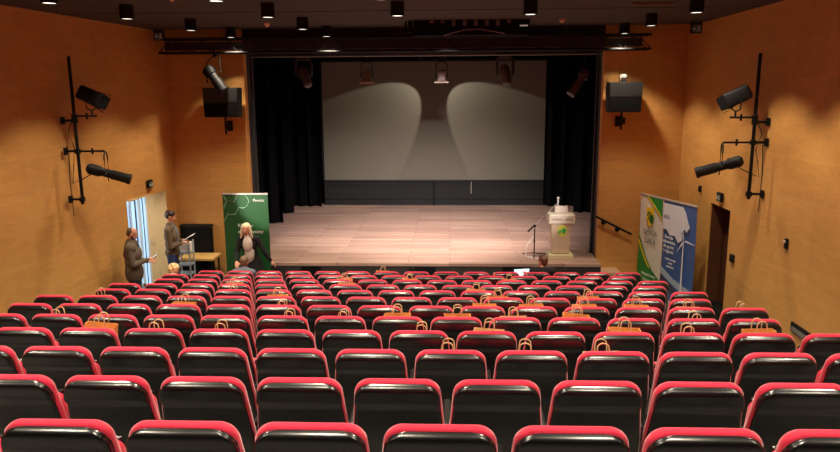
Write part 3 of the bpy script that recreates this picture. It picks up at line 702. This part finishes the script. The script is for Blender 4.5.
for i, s_ in enumerate(('Urząd Gminy', 'Kościuszki', 'Lipka')):
    text(s_, .085, M_WL, t, Matrix.Translation((.02, -.002, .62 - i * .12 - .22)) @ UP)

t = rollup('roll_up_banner', (4.44, 13.53, 0), math.atan2(-.948, .318), 1.0, 2.1, mat('banner_blue', (64, 96, 160), .5, noise=.25, nscale=1.5), 'blue roll-up banner showing a white wind turbine')
CW = mat('cloud_white', (222, 222, 230), .6, noise=.06)
cl = [(-.5, 2.02), (.1, 2.02), (.2, 1.92), (.28, 1.75), (.34, 1.66), (.25, 1.55), (.18, 1.6), (.1, 1.52), (.14, 1.38), (.02, 1.3), (-.1, 1.42), (-.25, 1.4), (-.36, 1.5), (-.5, 1.5)]
blob(t, cl, CW, -.006, 'cloud')
blob(t, [(-.5, .55), (-.2, .42), (.1, .3), (.5, .22), (.5, .1), (-.5, .1)], mat('solar_panels_print', (70, 70, 96), .5), .008, 'solar_panel_picture')
blob(t, [(-.5, .72), (-.1, .55), (.5, .42), (.5, .3), (.1, .36), (-.2, .46), (-.5, .58)], mat('haze_print', (176, 190, 206), .5), .007, 'pale_sky_band')
TW = mat('turbine_white', (238, 238, 240), .5)
mb = MB()
mb.prism([(.15, .14), (.21, .14), (.19, 1.36), (.17, 1.36)], .003, Matrix.Translation((0, -.008, 0)) @ UP)
for an, L in ((100, .34), (355, .36), (235, .34)):
    a = math.radians(an); dx, dz = math.cos(a), math.sin(a); nx, nz = -dz, dx
    mb.prism([(.18 - nx * .012, 1.38 - nz * .012), (.18 + dx * L, 1.38 + dz * L), (.18 + nx * .022 + dx * .08, 1.38 + nz * .022 + dz * .08)], .003, Matrix.Translation((0, -.009, 0)) @ UP)
mb.build('turbine_picture', TW, t)
text('EKO', .1, mat('banner_navy', (60, 70, 120), .6), t, Matrix.Translation((-.38, -.01, 1.72)) @ UP)
for i, s_ in enumerate(('Energia', 'odnawialna', 'dla gminy', 'i regionu')):
    text(s_, .09, M_WL, t, Matrix.Translation((-.28, -.004, 1.33 - i * .095)) @ UP)
for i, s_ in enumerate(('czysta energia', 'czyste', 'powietrze')):
    text(s_, .06, M_WL, t, Matrix.Translation((-.2, .0, .9 - i * .075)) @ UP)

# ------------------------------------------------------------------ left corner furniture
t = empty('side_table', (-5.42, 14.53, 0), 0, 'pale wooden table against the left front wall', 'table')
mb = MB(); mb.box((0.02, 0, .75), (.78, .56, .05), b=.006); mb.build('tabletop', mat('light_oak', (228, 184, 112), .4, noise=.08, nscale=3), t)
for sx in (-.33, .35):
    for sy in (-.23, .23):
        mb = MB(); mb.cyl((sx, sy, 0), (sx, sy, .73), .018); mb.build('leg', M_METAL, t)
t = empty('flight_case', (-5.57, 14.895, 0), 0, 'tall black case standing behind the wooden table in the left corner', 'case')
mb = MB(); mb.box((0, 0, .74), (.68, .16, 1.2), b=.02); mb.build('body', M_MATTE, t)
mb = MB(); mb.box((0, 0, 1.36), (.7, .18, .06), b=.01); mb.build('lid', M_BLACK, t)
for sx in (-.28, .28):
    mb = MB(); mb.cyl((sx - .02, -.04, .045), (sx + .02, -.04, .045), .045); mb.build('wheel', M_METAL, t)
mb = MB(); mb.box((.25, -.085, .95), (.1, .02, .05), b=.005); mb.build('handle', M_METAL, t)
# grey trolley rack
t = empty('trolley', (-5.56, 14.1, 0), 0, 'light grey metal trolley with white papers beside the wooden table', 'trolley')
MG = mat('light_grey_metal', (176, 186, 194), .4, metal=.3)
for sx in (-.13, .15):
    for sy in (-.12, .12):
        mb = MB(); mb.cyl((sx, sy, 0), (sx, sy, 1.2), .016); mb.build('post', MG, t)
for z in (.3, .5, .7, .95):
    mb = MB(); mb.box((.01, 0, z), (.3, .27, .03)); mb.build('shelf', MG, t)
mb = MB(); mb.tube([(-.13, -.12, 1.2), (-.08, -.12, 1.25), (.1, -.12, 1.25), (.15, -.12, 1.2)], .016); mb.build('push_bar', MG, t)
t = empty('document_box', (-5.54, 14.1, .968), 0, 'white box of papers on top of the grey trolley', 'box')
mb = MB(); mb.box((0, 0, .1), (.24, .2, .19), b=.01); mb.build('body', M_PAPER, t)
mb = MB(); mb.box((0, -.0, .2), (.22, .17, .012), Matrix.Rotation(.05, 3, 'Y')); mb.build('paper_stack', M_PAPER, t)

# ------------------------------------------------------------------ seats
def make_seat(tipped):
    t = empty('theatre_seat')
    lean = math.tan(math.radians(13))
    def cy(z): return (.95 - z) * lean            # back plane moves to +y going down
    def hw(z, top, W, taper):
        w = W - taper * max(0, (z - .55)) / .40
        r = .085
        if z > top - r: w = w - r + math.sqrt(max(0, r * r - (z - (top - r)) ** 2))
        return w
    # red back cushion
    mb = MB(); loops = []; top = .935
    zs = [.40, .43, .5, .6, .7, .78, .83] + [top - .085 + .085 * math.sin(a * PI / 20) for a in range(1, 11)]
    for z in zs:
        th = .034
        if z > top - .035: th *= math.sqrt(max(.05, 1 - ((z - top + .035) / .035) ** 2))
        W = .269 - (.02 if z < .42 else 0)
        # gentle sway of the top edge
        loops.append([v for v in rrect(hw(z, top, W, .036), th, .03, z, 0, cy(z) + .048, 4)])
    mb.loft(loops); mb.build('back_cushion', M_RED, t, smooth=True, ang=70)
    # glossy shell behind it
    mb = MB(); loops = []; top = .917
    zs = [.36, .38, .46, .56, .66, .74, .757, .77, .785, .80, .83] + [top - .085 + .085 * math.sin(a * PI / 20) for a in range(1, 11)]
    for z in zs:
        # rear bulge: full roll near the top, recessed flat panel below
        k = min(1, max(0, (z - .755) / .045)); k = k * k * (3 - 2 * k)
        dep = .028 + .022 * k
        if z > top - .05: dep *= math.sqrt(max(.06, 1 - ((z - top + .05) / .05) ** 2))
        W = .262 - (.015 if z < .37 else 0) + .004 * k
        y0 = cy(z) + .045; w = hw(z, top, W, .040)
        loops.append(rrect(w, (dep + .03) / 2, .025, z, 0, y0 - dep + (dep + .03) / 2 - .015, 4))
    mb.loft(loops); mb.build('back_shell', M_SHELL, t, smooth=True, ang=70)
    # seat cushion
    yc = .40
    TM = Matrix.Translation((0, .222, .38)) @ Matrix.Rotation(math.radians(103), 4, 'X') @ Matrix.Diagonal((.9, .83, .85, 1)) @ Matrix.Translation((0, -.17, -.468)) if tipped else Matrix.Identity(4)
    mb = MB(); mb.loft([rrect(.20, .20, .05, .37, 0, yc), rrect(.235, .23, .06, .385, 0, yc), rrect(.24, .235, .06, .44, 0, yc), rrect(.225, .22, .06, .462, 0, yc), rrect(.17, .17, .05, .468, 0, yc)])
    bmesh.ops.transform(mb.bm, matrix=TM, verts=mb.bm.verts)
    mb.build('seat_cushion', M_RED, t, smooth=True, ang=60)
    mb = MB(); mb.box((0, yc + .02, .355), (.42, .4, .03), b=.01); bmesh.ops.transform(mb.bm, matrix=TM, verts=mb.bm.verts); mb.build('seat_pan', M_SHELL, t)
    mb = MB(); mb.box((.2745, .33, .60), (.044, .34, .035), b=.012); mb.build('armrest', M_ARM, t)
    mb = MB(); mb.loft([rrect(.016, .12, .01, .03, .2745, .3, 2), rrect(.016, .09, .01, .3, .2745, .3, 2), rrect(.016, .15, .01, .58, .2745, .32, 2)]); mb.box((.2745, .3, .0125), (.05, .34, .025), b=.006)
    mb.build('side_frame', M_ARM, t)
    return t
SEATD = make_seat(False); SEATT = make_seat(True); useD = useT = False
XS = {1: (-1.69, -1, 6), 2: (-1.939, -2, 8), 3: (-2.743, -1, 11), 4: (-2.999, -2, 11), 5: (-3.787, -1, 12), 6: (-4.599, 0, 14), 7: (-4.856, 0, 14), 8: (-4.563, 0, 14), 9: (-4.827, 0, 14), 10: (-4.524, 0, 14), 11: (-4.78, 0, 14), 12: (-4.46, 0, 14)}
for r, x1 in ((11, -4.785), (12, -4.462)): XS[r] = (x1, 0, 14)
CAMROW = ['', 'front edge', 'second', 'third', 'fourth', 'fifth', 'sixth', 'seventh', 'eighth', 'ninth', 'tenth', 'eleventh', 'twelfth']
def rowname(r):
    if r == 1: return 'row nearest the camera'
    if r <= 6: return '%s row from the camera' % ords[r - 1]
    if r == 12: return 'row nearest the stage'
    return '%s row from the stage' % ords[12 - r]
def seatname(i, n):
    if i == 0: return 'leftmost'
    if i == n - 1: return 'rightmost'
    if i < n / 2: return '%s from left' % ords[i]
    return '%s from right' % ords[n - 1 - i]
SEATPOS = {}
for r in range(1, 13):
    x0, k0, k1 = XS[r]; n = k1 - k0 + 1
    for i in range(n):
        SEATPOS[(r, i)] = (x0 + (k0 + i) * .55, rowY(r), tread(r), seatname(i, n))

# ------------------------------------------------------------------ paper bags on seats
def make_bag(h, m, cord):
    t = empty('paper_bag')
    mb = MB()
    out = [rrect(.13, .05, .004, z, 0, 0, 1) for z in (0, h * .5)] + [rrect(.128, .042, .004, h, 0, 0, 1)]
    inn = [rrect(.124, .038, .004, h, 0, 0, 1), rrect(.124, .044, .004, .02, 0, 0, 1)]
    mb.loft(out + inn); mb.build('bag_body', m, t)
    for s in (-1, 1):
        y = s * .044; mb = MB()
        pts = [(-.045, y, h - .05), (-.042, y, h + .04)] + [(-.042 * math.cos(a * PI / 6), y, h + .055 + .035 * math.sin(a * PI / 6)) for a in range(1, 6)] + [(.042, y, h + .04), (.042, y, h - .05)]
        mb.tube(pts, .005, 6); mb.build('handle', cord, t, smooth=True)
    return t
BAGK = make_bag(.41, M_KRAFT, M_CORD); BAGP = make_bag(.39, M_KRAFT2, M_CORD); BAGH = make_bag(.36, M_KRAFT2, M_CORD); BAGB = make_bag(.38, M_KRAFT2, M_BCORD)
bags = [(3, 448, 'H'), (3, 527, 'H'), (3, 607, 'H'),
        (4, 90, 'K', .12), (4, 153, 'H'), (4, 217, 'H'), (4, 421, 'H'), (4, 488, 'P'), (4, 626, 'K'), (4, 693, 'H'), (4, 765, 'K'),
        (5, 53, 'H'), (5, 287, 'H'), (5, 342, 'H'), (5, 398, 'K'), (5, 457, 'K'), (5, 515, 'P'), (5, 574, 'K', .1), (5, 699, 'H'),
        (6, 180, 'K'), (6, 280, 'H'), (6, 484, 'K'), (6, 533, 'K'), (6, 587, 'K'), (6, 638, 'K'), (6, 692, 'P'), (6, 745, 'H'),
        (7, 96, 'P'), (7, 276, 'K'), (7, 498, 'K'), (7, 590, 'K'),
        (8, 230, 'H'), (8, 476, 'K'), (9, 232, 'K'), (9, 345, 'K'), (10, 344, 'K'), (10, 409, 'K'), (10, 510, 'K'),
        (12, 299, 'B'), (12, 376, 'K'), (12, 413, 'B'), (12, 441, 'B'), (12, 471, 'B'), (12, 500, 'B'), (12, 565, 'B')]
def px_to_x(px, Y, Z):
    # intersect the pixel column with the line at depth Y, height Z
    best = None
    lo, hi = -9.0, 9.0
    for _ in range(50):
        mid = (lo + hi) / 2; v = Vector((mid, Y, Z - CAMZ)); u = 420 + 700 * v.dot(Rv) / v.dot(Fv)
        if u < px: lo = mid
        else: hi = mid
    return lo
DOWNS = {}
used = {'K': 0, 'P': 0, 'H': 0, 'B': 0}; protos = {'K': BAGK, 'P': BAGP, 'H': BAGH, 'B': BAGB}
occupied = {}
for b in bags:
    r, px, kd = b[:3]; tl = b[3] if len(b) > 3 else random.uniform(-.04, .04)
    X = px_to_x(px, rowY(r) + .2, tread(r) + .95)
    i = min((k for k in SEATPOS if k[0] == r), key=lambda k: abs(SEATPOS[k][0] - X))
    sx, sy, sz, nm = SEATPOS[i]
    if i in occupied: continue
    occupied[i] = 1
    X = max(sx - .1, min(sx + .1, X))
    o = protos[kd] if not used[kd] else copy_tree(protos[kd]); used[kd] = 1
    o.location = (X, sy + .285, sz + .468 + abs(math.sin(tl)) * .12); o.rotation_euler = (0, tl, random.uniform(-.1, .1))
    what = {'K': 'orange kraft', 'P': 'pale kraft', 'H': 'small pale kraft', 'B': 'black handled'}[kd]
    tag(o, '%s bag on the seat %s, %s' % (what, nm, rowname(r)), 'bag', 'paper bags standing on the seats')

for px_, r in ((-4.785, 11), (-3.86, 12), (1.74, 12)):
    occupied[min((k for k in SEATPOS if k[0] == r), key=lambda k: abs(SEATPOS[k][0] - px_))] = 1
for k_, (x, y, z, nm) in SEATPOS.items():
    if k_ in occupied:
        o = copy_tree(SEATD) if useD else SEATD; useD = True
    else:
        o = copy_tree(SEATT) if useT else SEATT; useT = True
    o.location = (x, y, z)
    tag(o, 'red and black theatre seat, %s in the %s' % (nm, rowname(k_[0])), 'seat', 'red and black theatre seats')

# ------------------------------------------------------------------ people
def remesh(mb, name, m, parent, vox=.009, smooth=3):
    o = mb.build('tmp', m); mod = o.modifiers.new('r', 'REMESH'); mod.mode = 'VOXEL'; mod.voxel_size = vox; mod.use_smooth_shade = True
    if smooth:
        sm = o.modifiers.new('s', 'SMOOTH'); sm.iterations = smooth; sm.factor = .5
    bpy.context.view_layer.update()
    me = bpy.data.meshes.new_from_object(o.evaluated_get(bpy.context.evaluated_depsgraph_get()))
    bpy.data.objects.remove(o, do_unlink=True)
    me.materials.clear(); me.materials.append(m)
    for p in me.polygons: p.use_smooth = True
    q = bpy.data.objects.new(name, me); link(q)
    if parent: q.parent = parent
    return q
def V(*a): return Vector(a)
def person(loc, rz, label, J, top, bottom, hairc, hairstyle, beard=None, skin=M_SKIN, shoe=None, shirt=None, jacket_open=False, skirt=False, topname='jacket', female=False):
    """J: joint positions in local coordinates; figure faces +Y"""
    t = empty('person', loc, rz, label, 'person')
    hd, nk = J['head'], J['neck']
    yaw, nod = J.get('yaw', 0), J.get('nod', 0)
    HR = Matrix.Rotation(yaw, 3, 'Z') @ Matrix.Rotation(-nod, 3, 'X')
    def H(x, y, z): return hd + HR @ Vector((x, y, z))
    s = .93 if female else 1
    mb = MB()
    # head
    mb.ell(H(0, -.012, .035), (.074, .094, .086), HR, 18); mb.ell(H(0, .022, -.028), (.056, .068, .08), HR, 16); mb.ell(H(0, .052, -.078), (.03, .03, .024), HR, 10)
    mb.ell(H(0, .088, -.014), (.012, .018, .024), HR, 8); mb.ell(H(0, .098, -.024), (.015, .013, .010), HR, 8)
    mb.ell(H(0, .079, .016), (.045, .012, .010), HR, 8); mb.ell(H(0, .083, -.052), (.022, .009, .009), HR, 8)
    for sx in (-1, 1): mb.ell(H(sx * .076, -.004, -.005), (.010, .019, .032), HR, 8)
    mb.cap(nk, H(0, -.012, -.05), .054 * s, .05 * s)
    ch, pv = J['chest'], J['pelvis']
    SL, SR = J['shoulder']; sw = (SR - SL).normalized()
    fw = Vector((-sw.y, sw.x, 0)) if abs(sw.z) < .5 else Vector((0, 1, 0))
    TR = Matrix((sw, fw, sw.cross(fw))).transposed()
    mb.cap(SL + (SR - SL) * .12, SL + (SR - SL) * .88, .058 * s, .058 * s); mb.cap(nk + (nk - hd) * .1, nk - (hd - nk) * .35, .06 * s)
    mb.ell(ch, (.165 * s, .115, .17), TR, 16); mb.ell((ch + pv) / 2, (.135 * s, .10, .16), TR, 14); mb.ell(pv, (.16, .115, .12), TR, 14)
    for k in (0, 1):
        S, E, W_ = J['shoulder'][k], J['elbow'][k], J['wrist'][k]
        mb.cap(S, E, .052 * s, .040 * s); mb.cap(E, W_, .040 * s, .026 * s)
        # hand : palm, four fingers, thumb
        d = (W_ - E).normalized(); hdir = J.get('hand', [d, d])[k].normalized()
        up = J.get('palm', [V(0, 0, 1), V(0, 0, 1)])[k]; sd = hdir.cross(up).normalized(); up = sd.cross(hdir).normalized()
        HM = Matrix((sd, hdir, up)).transposed()
        mb.cap(W_, W_ + hdir * .02, .025, .025); mb.ell(W_ + hdir * .05, (.040, .050, .017), HM, 12)
        for f_, (ox, L) in enumerate(((-.030, .066), (-.011, .078), (.010, .074), (.030, .058))):
            b0 = W_ + hdir * .088 + sd * ox; b1 = b0 + hdir * L * .5 - up * .010; b2 = b1 + hdir * L * .38 - up * .026
            mb.cap(b0 - hdir * .02, b1, .0098, .009, 8); mb.cap(b1, b2, .009, .0078, 8)
        ts = -1 if k == 1 else 1
        b0 = W_ + hdir * .028 + sd * ts * .030; b1 = b0 + hdir * .032 + sd * ts * .026 - up * .008; b2 = b1 + hdir * .026 + sd * ts * .002 - up * .012
        mb.cap(b0, b1, .013, .011, 8); mb.cap(b1, b2, .011, .009, 8)
        Hh, K, A = J['hip'][k], J['knee'][k], J['ankle'][k]
        mb.cap(Hh, K, .082, .055); mb.cap(K, A, .052, .036)
        fd = J.get('foot', V(0, 1, 0)); mb.cap(A + V(0, 0, -.045) - fd * .03, A + V(0, 0, -.05) + fd * .15, .038, .03)
    body = remesh(mb, 'body', skin, t, .0085)
    # face details
    for sx in (-1, 1):
        e = MB(); e.ell(H(sx * .031, .076, .006), (.013, .008, .007), HR, 10); eo = e.build('eye', mat('eye_white', (225, 220, 214), .3), t, smooth=True)
        e = MB(); e.ell(H(sx * .031, .083, .006), (.005, .003, .005), HR, 8); e.build('iris', mat('eye_dark', (48, 34, 26), .3), eo)
        e = MB(); e.ell(H(sx * .032, .083, .024), (.018, .005, .004), HR, 8); e.build('eyebrow', hairc, t, smooth=True)
    e = MB(); e.ell(H(0, .090, -.052), (.021, .006, .006), HR, 8); e.build('lips', mat('lips', (176, 92, 84), .5), t, smooth=True)
    # hair
    hb = MB()
    if hairstyle == 'short':
        hb.ell(H(0, -.022, .050), (.081, .095, .084), HR, 18); hb.ell(H(0, -.06, .0), (.068, .05, .06), HR, 14); hb.ell(H(0, .03, .105), (.05, .05, .028), HR, 10)
    elif hairstyle == 'thin':
        hb.ell(H(0, -.038, .036), (.079, .078, .078), HR, 18); hb.ell(H(0, -.06, -.01), (.066, .046, .05), HR, 12)
    elif hairstyle == 'tied':
        hb.ell(H(0, -.022, .046), (.082, .098, .084), HR, 18); hb.ell(H(0, -.06, .0), (.07, .055, .07), HR, 14)
        hb.ball(H(0, -.1, .07), .036, 12); hb.cap(H(0, -.11, .05), H(0, -.11, -.03), .03, .02)
    elif hairstyle == 'long':
        hb.ell(H(0, -.026, .050), (.088, .098, .085), HR, 18)
        for sx in (-1, 1):
            hb.cap(H(sx * .07, -.01, .05), H(sx * .09, .01, -.08), .034, .036); hb.cap(H(sx * .09, .01, -.08), H(sx * .115, .02, -.17), .032, .018)
        hb.cap(H(0, -.07, .02), H(0, -.1, -.2), .075, .06)
    elif hairstyle == 'curly':
        hb.ell(H(0, -.03, .045), (.085, .09, .08), HR, 16)
        rr = random.Random(3)
        for k in range(70):
            a, b_ = rr.uniform(0, 2 * PI), rr.uniform(-.6, 1.4)
            v = V(math.cos(a) * math.cos(b_) * .09, -.03 + math.sin(a) * math.cos(b_) * .092, .04 + math.sin(b_) * .088)
            if v.y > .035 and v.z < .08: continue
            hb.ball(H(*v), rr.uniform(.017, .028), 8)
    h_ = remesh(hb, 'hair', hairc, t, .008, 1 if hairstyle == 'curly' else 2)
    if beard:
        bb = MB(); bb.ell(H(0, .045, -.075), (.052, .045, .032), HR, 14); bb.ell(H(0, .082, -.04), (.028, .012, .007), HR, 8)
        for sx in (-1, 1): bb.cap(H(sx * .062, .005, -.01), H(sx * .05, .035, -.065), .014, .02)
        remesh(bb, 'beard', beard, t, .007, 1)
    # clothes
    def torso(mb, g, low):
        g += J.get('bulk', 0)
        mb.cap(SL + (SR - SL) * .08, SL + (SR - SL) * .92, .064 * s + g, .064 * s + g); mb.ell(ch, (.172 * s + g, .122 + g, .18), TR, 16)
        mb.ell((ch + pv) / 2, (.150 * s + g, .112 + g, .18), TR, 14); mb.ell(pv - V(0, 0, low * .3), (.168 + g, .125 + g, .12 + low), TR, 14)
        mb.cap(nk - (hd - nk) * .3, nk - (hd - nk) * .05, .065 + g, .058 + g)
    jb = MB(); torso(jb, .012, J.get('tail', .06))
    for k in (0, 1):
        S, E, W_ = J['shoulder'][k], J['elbow'][k], J['wrist'][k]
        jb.cap(S, E, .066 * s, .056 * s); jb.cap(E, E.lerp(W_, .9), .055 * s, .042 * s)
    jo = remesh(jb, topname, top, t, .010)
    if shirt:
        # the shirt shows in the open front of the jacket
        f = fw.normalized(); c1, c0 = nk - f * 0 , ch
        fo = .075 if not jacket_open else .095
        sb = MB(); sb.ell(ch + fw * fo + V(0, 0, .03), (.05 if not jacket_open else .10, .075, .17), TR, 14); sb.ell((ch + pv) / 2 + fw * (fo - .005), (.04 if not jacket_open else .10, .07, .19), TR, 14)
        sb.cap(nk + fw * .02, nk + (hd - nk) * .25, .06, .056)
        so = remesh(sb, 'shirt', shirt, t, .009)
        cb = MB()
        for sx in (-1, 1): cb.cap(nk + fw * .05 + sw * sx * .05, nk + fw * .105 - V(0, 0, .07) + sw * sx * .02, .014, .01, 8)
        remesh(cb, 'collar', shirt, t, .006, 1)
        bt = MB()
        for k in range(4): bt.ball(ch + fw * (.155) + V(0, 0, .1 - k * .09), .007, 8)
        bt.build('button', mat('shirt_button', (200, 196, 188), .4), so)
    tb = MB(); tb.ell(pv - V(0, 0, .02), (.168, .122, .12), TR, 14)
    for k in (0, 1):
        Hh, K, A = J['hip'][k], J['knee'][k], J['ankle'][k]
        tb.cap(Hh, K, .096, .070); tb.cap(K, A + (K - A) * .05, .066, .056)
    if skirt:
        n = 20; c = (J['knee'][0] + J['knee'][1]) / 2
        tb.loft([[pv + V(.16 * math.cos(a), .12 * math.sin(a), .05) for a in [2 * PI * k / n for k in range(n)]], [pv + V(.22 * math.cos(a), .17 * math.sin(a), -.15) for a in [2 * PI * k / n for k in range(n)]], [c + V(.30 * math.cos(a), .24 * math.sin(a), -.05) for a in [2 * PI * k / n for k in range(n)]], [c + V(.33 * math.cos(a), .27 * math.sin(a), -.25) for a in [2 * PI * k / n for k in range(n)]]])
    remesh(tb, 'skirt' if skirt else 'trousers', bottom, t, .011)
    sh = shoe or mat('black_leather', (26, 24, 24), .4)
    for k in (0, 1):
        A = J['ankle'][k]; fd = J.get('foot', V(0, 1, 0)); fs = V(fd.y, -fd.x, 0)
        sb = MB(); sb.cap(A + V(0, 0, -.03) - fd * .035, A + V(0, 0, -.042) + fd * .16, .047, .038); sb.box(A + V(0, 0, -.075) + fd * .06, (.075, .27, .02), Matrix((fs, fd, V(0, 0, 1))).transposed())
        remesh(sb, 'shoe', sh, t, .008, 1)
    return t
def standing(h=1.75, elbow=None, wrist=None, **kw):
    k = h / 1.75
    J = dict(head=V(0, .02, 1.64) * k, neck=V(0, -.01, 1.49) * k, chest=V(0, 0, 1.28) * k, pelvis=V(0, 0, .97) * k,
             shoulder=[V(-.185, -.01, 1.41) * k, V(.185, -.01, 1.41) * k], elbow=elbow, wrist=wrist,
             hip=[V(-.09, 0, .92) * k, V(.09, 0, .92) * k], knee=[V(-.10, .02, .50) * k, V(.10, .02, .50) * k], ankle=[V(-.11, -.02, .09), V(.11, -.02, .09)])
    J.update(kw); return J
def seated(zs=.45, **kw):
    J = dict(head=V(0, .07, zs + .62), neck=V(0, .03, zs + .49), chest=V(0, .03, zs + .30), pelvis=V(0, .02, zs + .10),
             shoulder=[V(-.18, .02, zs + .42), V(.18, .02, zs + .42)], elbow=[V(-.20, .12, zs + .22), V(.20, .12, zs + .22)], wrist=[V(-.1, .34, zs + .22), V(.1, .34, zs + .22)],
             hip=[V(-.09, .04, zs + .09), V(.09, .04, zs + .09)], knee=[V(-.11, .40, zs + .09), V(.11, .40, zs + .09)], ankle=[V(-.11, .42, .09), V(.11, .42, .09)])
    J.update(kw); return J
HB = mat('hair_brown', (62, 42, 30), .6); HG = mat('hair_greying', (96, 74, 58), .6); HBL = mat('hair_blonde', (226, 196, 140), .5); HLB = mat('hair_light_blonde', (232, 214, 176), .5)
TWEED = mat('dark_tweed', (98, 84, 70), .9, noise=.3, nscale=80, bump=.4, bscale=200)
# man by the left wall reading his phone, facing right (+x)
rz1 = -PI / 2 + .25
person((-5.89, 12.45, 0), rz1, 'bearded person in a dark tweed jacket standing by the left wall looking at a phone',
       standing(1.78, elbow=[V(-.25, .04, 1.13), V(.24, .04, 1.13)], wrist=[V(-.10, .24, 1.12), V(.07, .28, 1.20)], nod=.4, bulk=.032, hand=[V(.4, 1, .1), V(-.15, 1, .15)], palm=[V(0, 0, 1), V(.3, 0, 1)], tail=.12),
       TWEED, mat('dark_jeans', (34, 36, 48), .8), HG, 'thin', beard=HB, shirt=mat('dark_shirt', (48, 44, 44), .8))
mtx = Matrix.Translation((-5.89, 12.45, 0)) @ Matrix.Rotation(rz1, 4, 'Z')
pp = mtx @ V(.04, .375, 1.225)
t = empty('phone', pp, rz1, 'small phone held by the bearded person at the left wall', 'phone'); t.rotation_euler = (math.radians(35), 0, rz1)
mb = MB(); mb.box((0, 0, 0), (.075, .15, .009), b=.003); mb.build('case', M_BLACK, t)
mb = MB(); mb.box((0, 0, .0055), (.068, .14, .002)); mb.build('display', mat('phone_display', (190, 196, 206), .2, emit=(200, 210, 225), estr=.6), t)
# person with tied-up hair reading papers
rz2 = -PI / 2 + .15
person((-5.66, 13.72, 0), rz2, 'person with tied brown hair and olive jacket reading white papers by the left doorway',
       standing(1.89, elbow=[V(-.24, .0, 1.20), V(.23, .02, 1.18)], wrist=[V(-.09, .19, 1.26), V(.10, .21, 1.24)], bulk=.01, nod=.4, hand=[V(.35, 1, .1), V(-.2, 1, .1)], tail=.02),
       mat('olive_jacket', (98, 80, 58), .8, noise=.1, nscale=30), mat('blue_jeans', (48, 66, 112), .8), mat('hair_dark_brown', (50, 32, 26), .5), 'tied', shirt=mat('grey_top', (120, 122, 130), .8), female=False)
mtx = Matrix.Translation((-5.66, 13.72, 0)) @ Matrix.Rotation(rz2, 4, 'Z')
pp = mtx @ V(.0, .33, 1.32)
t = empty('paper_sheets', pp, 0, 'white sheets of paper held by the person in the olive jacket', 'paper'); t.rotation_euler = (math.radians(32), 0, rz2)
for k in range(2):
    mb = MB(); n = 8
    mb.loft([[V(-.11 + .01 * k, -.15 + .3 * i / n, .012 * math.sin(PI * i / n) + .004 * k), V(.11 + .01 * k, -.15 + .3 * i / n, .012 * math.sin(PI * i / n) + .004 * k), V(.11 + .01 * k, -.15 + .3 * i / n, .012 * math.sin(PI * i / n) + .0015 + .004 * k), V(-.11 + .01 * k, -.15 + .3 * i / n, .012 * math.sin(PI * i / n) + .0015 + .004 * k)] for i in range(n + 1)])
    mb.build('sheet', M_PAPER, t, smooth=True)
# blonde person leaning by the green banner, facing the audience
person((-4.05, 13.66, .0), PI, 'person with long blonde hair, white blouse and black cardigan leaning by the green banner',
       standing(1.66, bulk=-.01, elbow=[V(-.30, .0, 1.07), V(.24, .06, 1.06)], wrist=[V(-.42, -.05, .86), V(.20, .24, .92)], head=V(.02, .09, 1.54), neck=V(.01, .03, 1.41), chest=V(0, .0, 1.21),
                shoulder=[V(-.17, .0, 1.34), V(.17, .0, 1.34)], pelvis=V(-.04, -.06, .88), hip=[V(-.13, -.05, .84), V(.05, -.05, .84)], knee=[V(-.16, .05, .46), V(.08, .05, .46)], nod=.2, hand=[V(-.6, -.1, -.6), V(-.2, .6, -.5)], tail=.04),
       mat('black_cardigan', (24, 22, 24), .9), mat('black_skirt', (18, 17, 19), .9), HLB, 'long', shirt=mat('white_blouse', (218, 208, 196), .7), jacket_open=True, skirt=True, topname='cardigan', female=True)
# seated people
person((-4.97, rowY(11) + .32, tread(11)), 0, 'seated person with curly blonde hair at the left end of the rows, seen from behind', seated(.46, head=V(0, .20, .885), neck=V(0, .12, .81), chest=V(0, .07, .68), shoulder=[V(-.16, .08, .74), V(.16, .08, .74)]), mat('cream_sweater', (226, 196, 176), .8), mat('dark_trousers', (40, 40, 48), .8), HBL, 'curly', topname='sweater', female=True)
person((-3.93, rowY(12) + .34, tread(12)), 0, 'seated person with short greying hair in front of the green banner, seen from behind', seated(.46, head=V(0, .10, 1.0), neck=V(0, .05, .87), shoulder=[V(-.17, .03, .82), V(.17, .03, .82)]), mat('grey_blue_sweater', (104, 112, 126), .9), mat('dark_trousers', (40, 40, 48), .8), mat('hair_grey_brown', (116, 92, 70), .6), 'short', topname='sweater', shirt=mat('light_collar', (200, 198, 200), .7))
LPY = rowY(12) + .34
person((1.74, LPY, tread(12)), 0.0, 'seated person in dark top with short brown hair looking left at a laptop', seated(.46, head=V(0, .09, 1.03), neck=V(0, .04, .90), yaw=.75, wrist=[V(-.28, .32, .74), V(-.10, .34, .74)], elbow=[V(-.25, .12, .70), V(.18, .14, .68)]),
       mat('black_sweater', (24, 24, 30), .9), mat('dark_trousers', (40, 40, 48), .8), mat('hair_chestnut', (92, 52, 32), .5), 'short', topname='sweater', female=False)
t = empty('laptop', (1.44, LPY + .36, .63), .25, 'open laptop with a bright pale screen beside the seated person', 'laptop')
mb = MB(); mb.box((0, 0, 0), (.33, .23, .018), b=.004); mb.build('base', M_GREYMETAL, t)
mb = MB(); mb.box((0, -.02, .0105), (.28, .12, .003)); mb.build('keyboard', M_BLACK, t)
lidR = Matrix.Rotation(-.25, 3, 'X')
mb = MB(); mb.box(V(0, .115, 0) + lidR @ V(0, 0, .105), (.33, .012, .21), lidR, b=.003); ld = mb.build('lid', M_BLACK, t)
mb = MB(); mb.box(V(0, .115, 0) + lidR @ V(0, -.0075, .105), (.31, .002, .185), lidR); mb.build('display', mat('laptop_display', (200, 225, 238), .2, emit=(196, 226, 240), estr=1.0), ld)
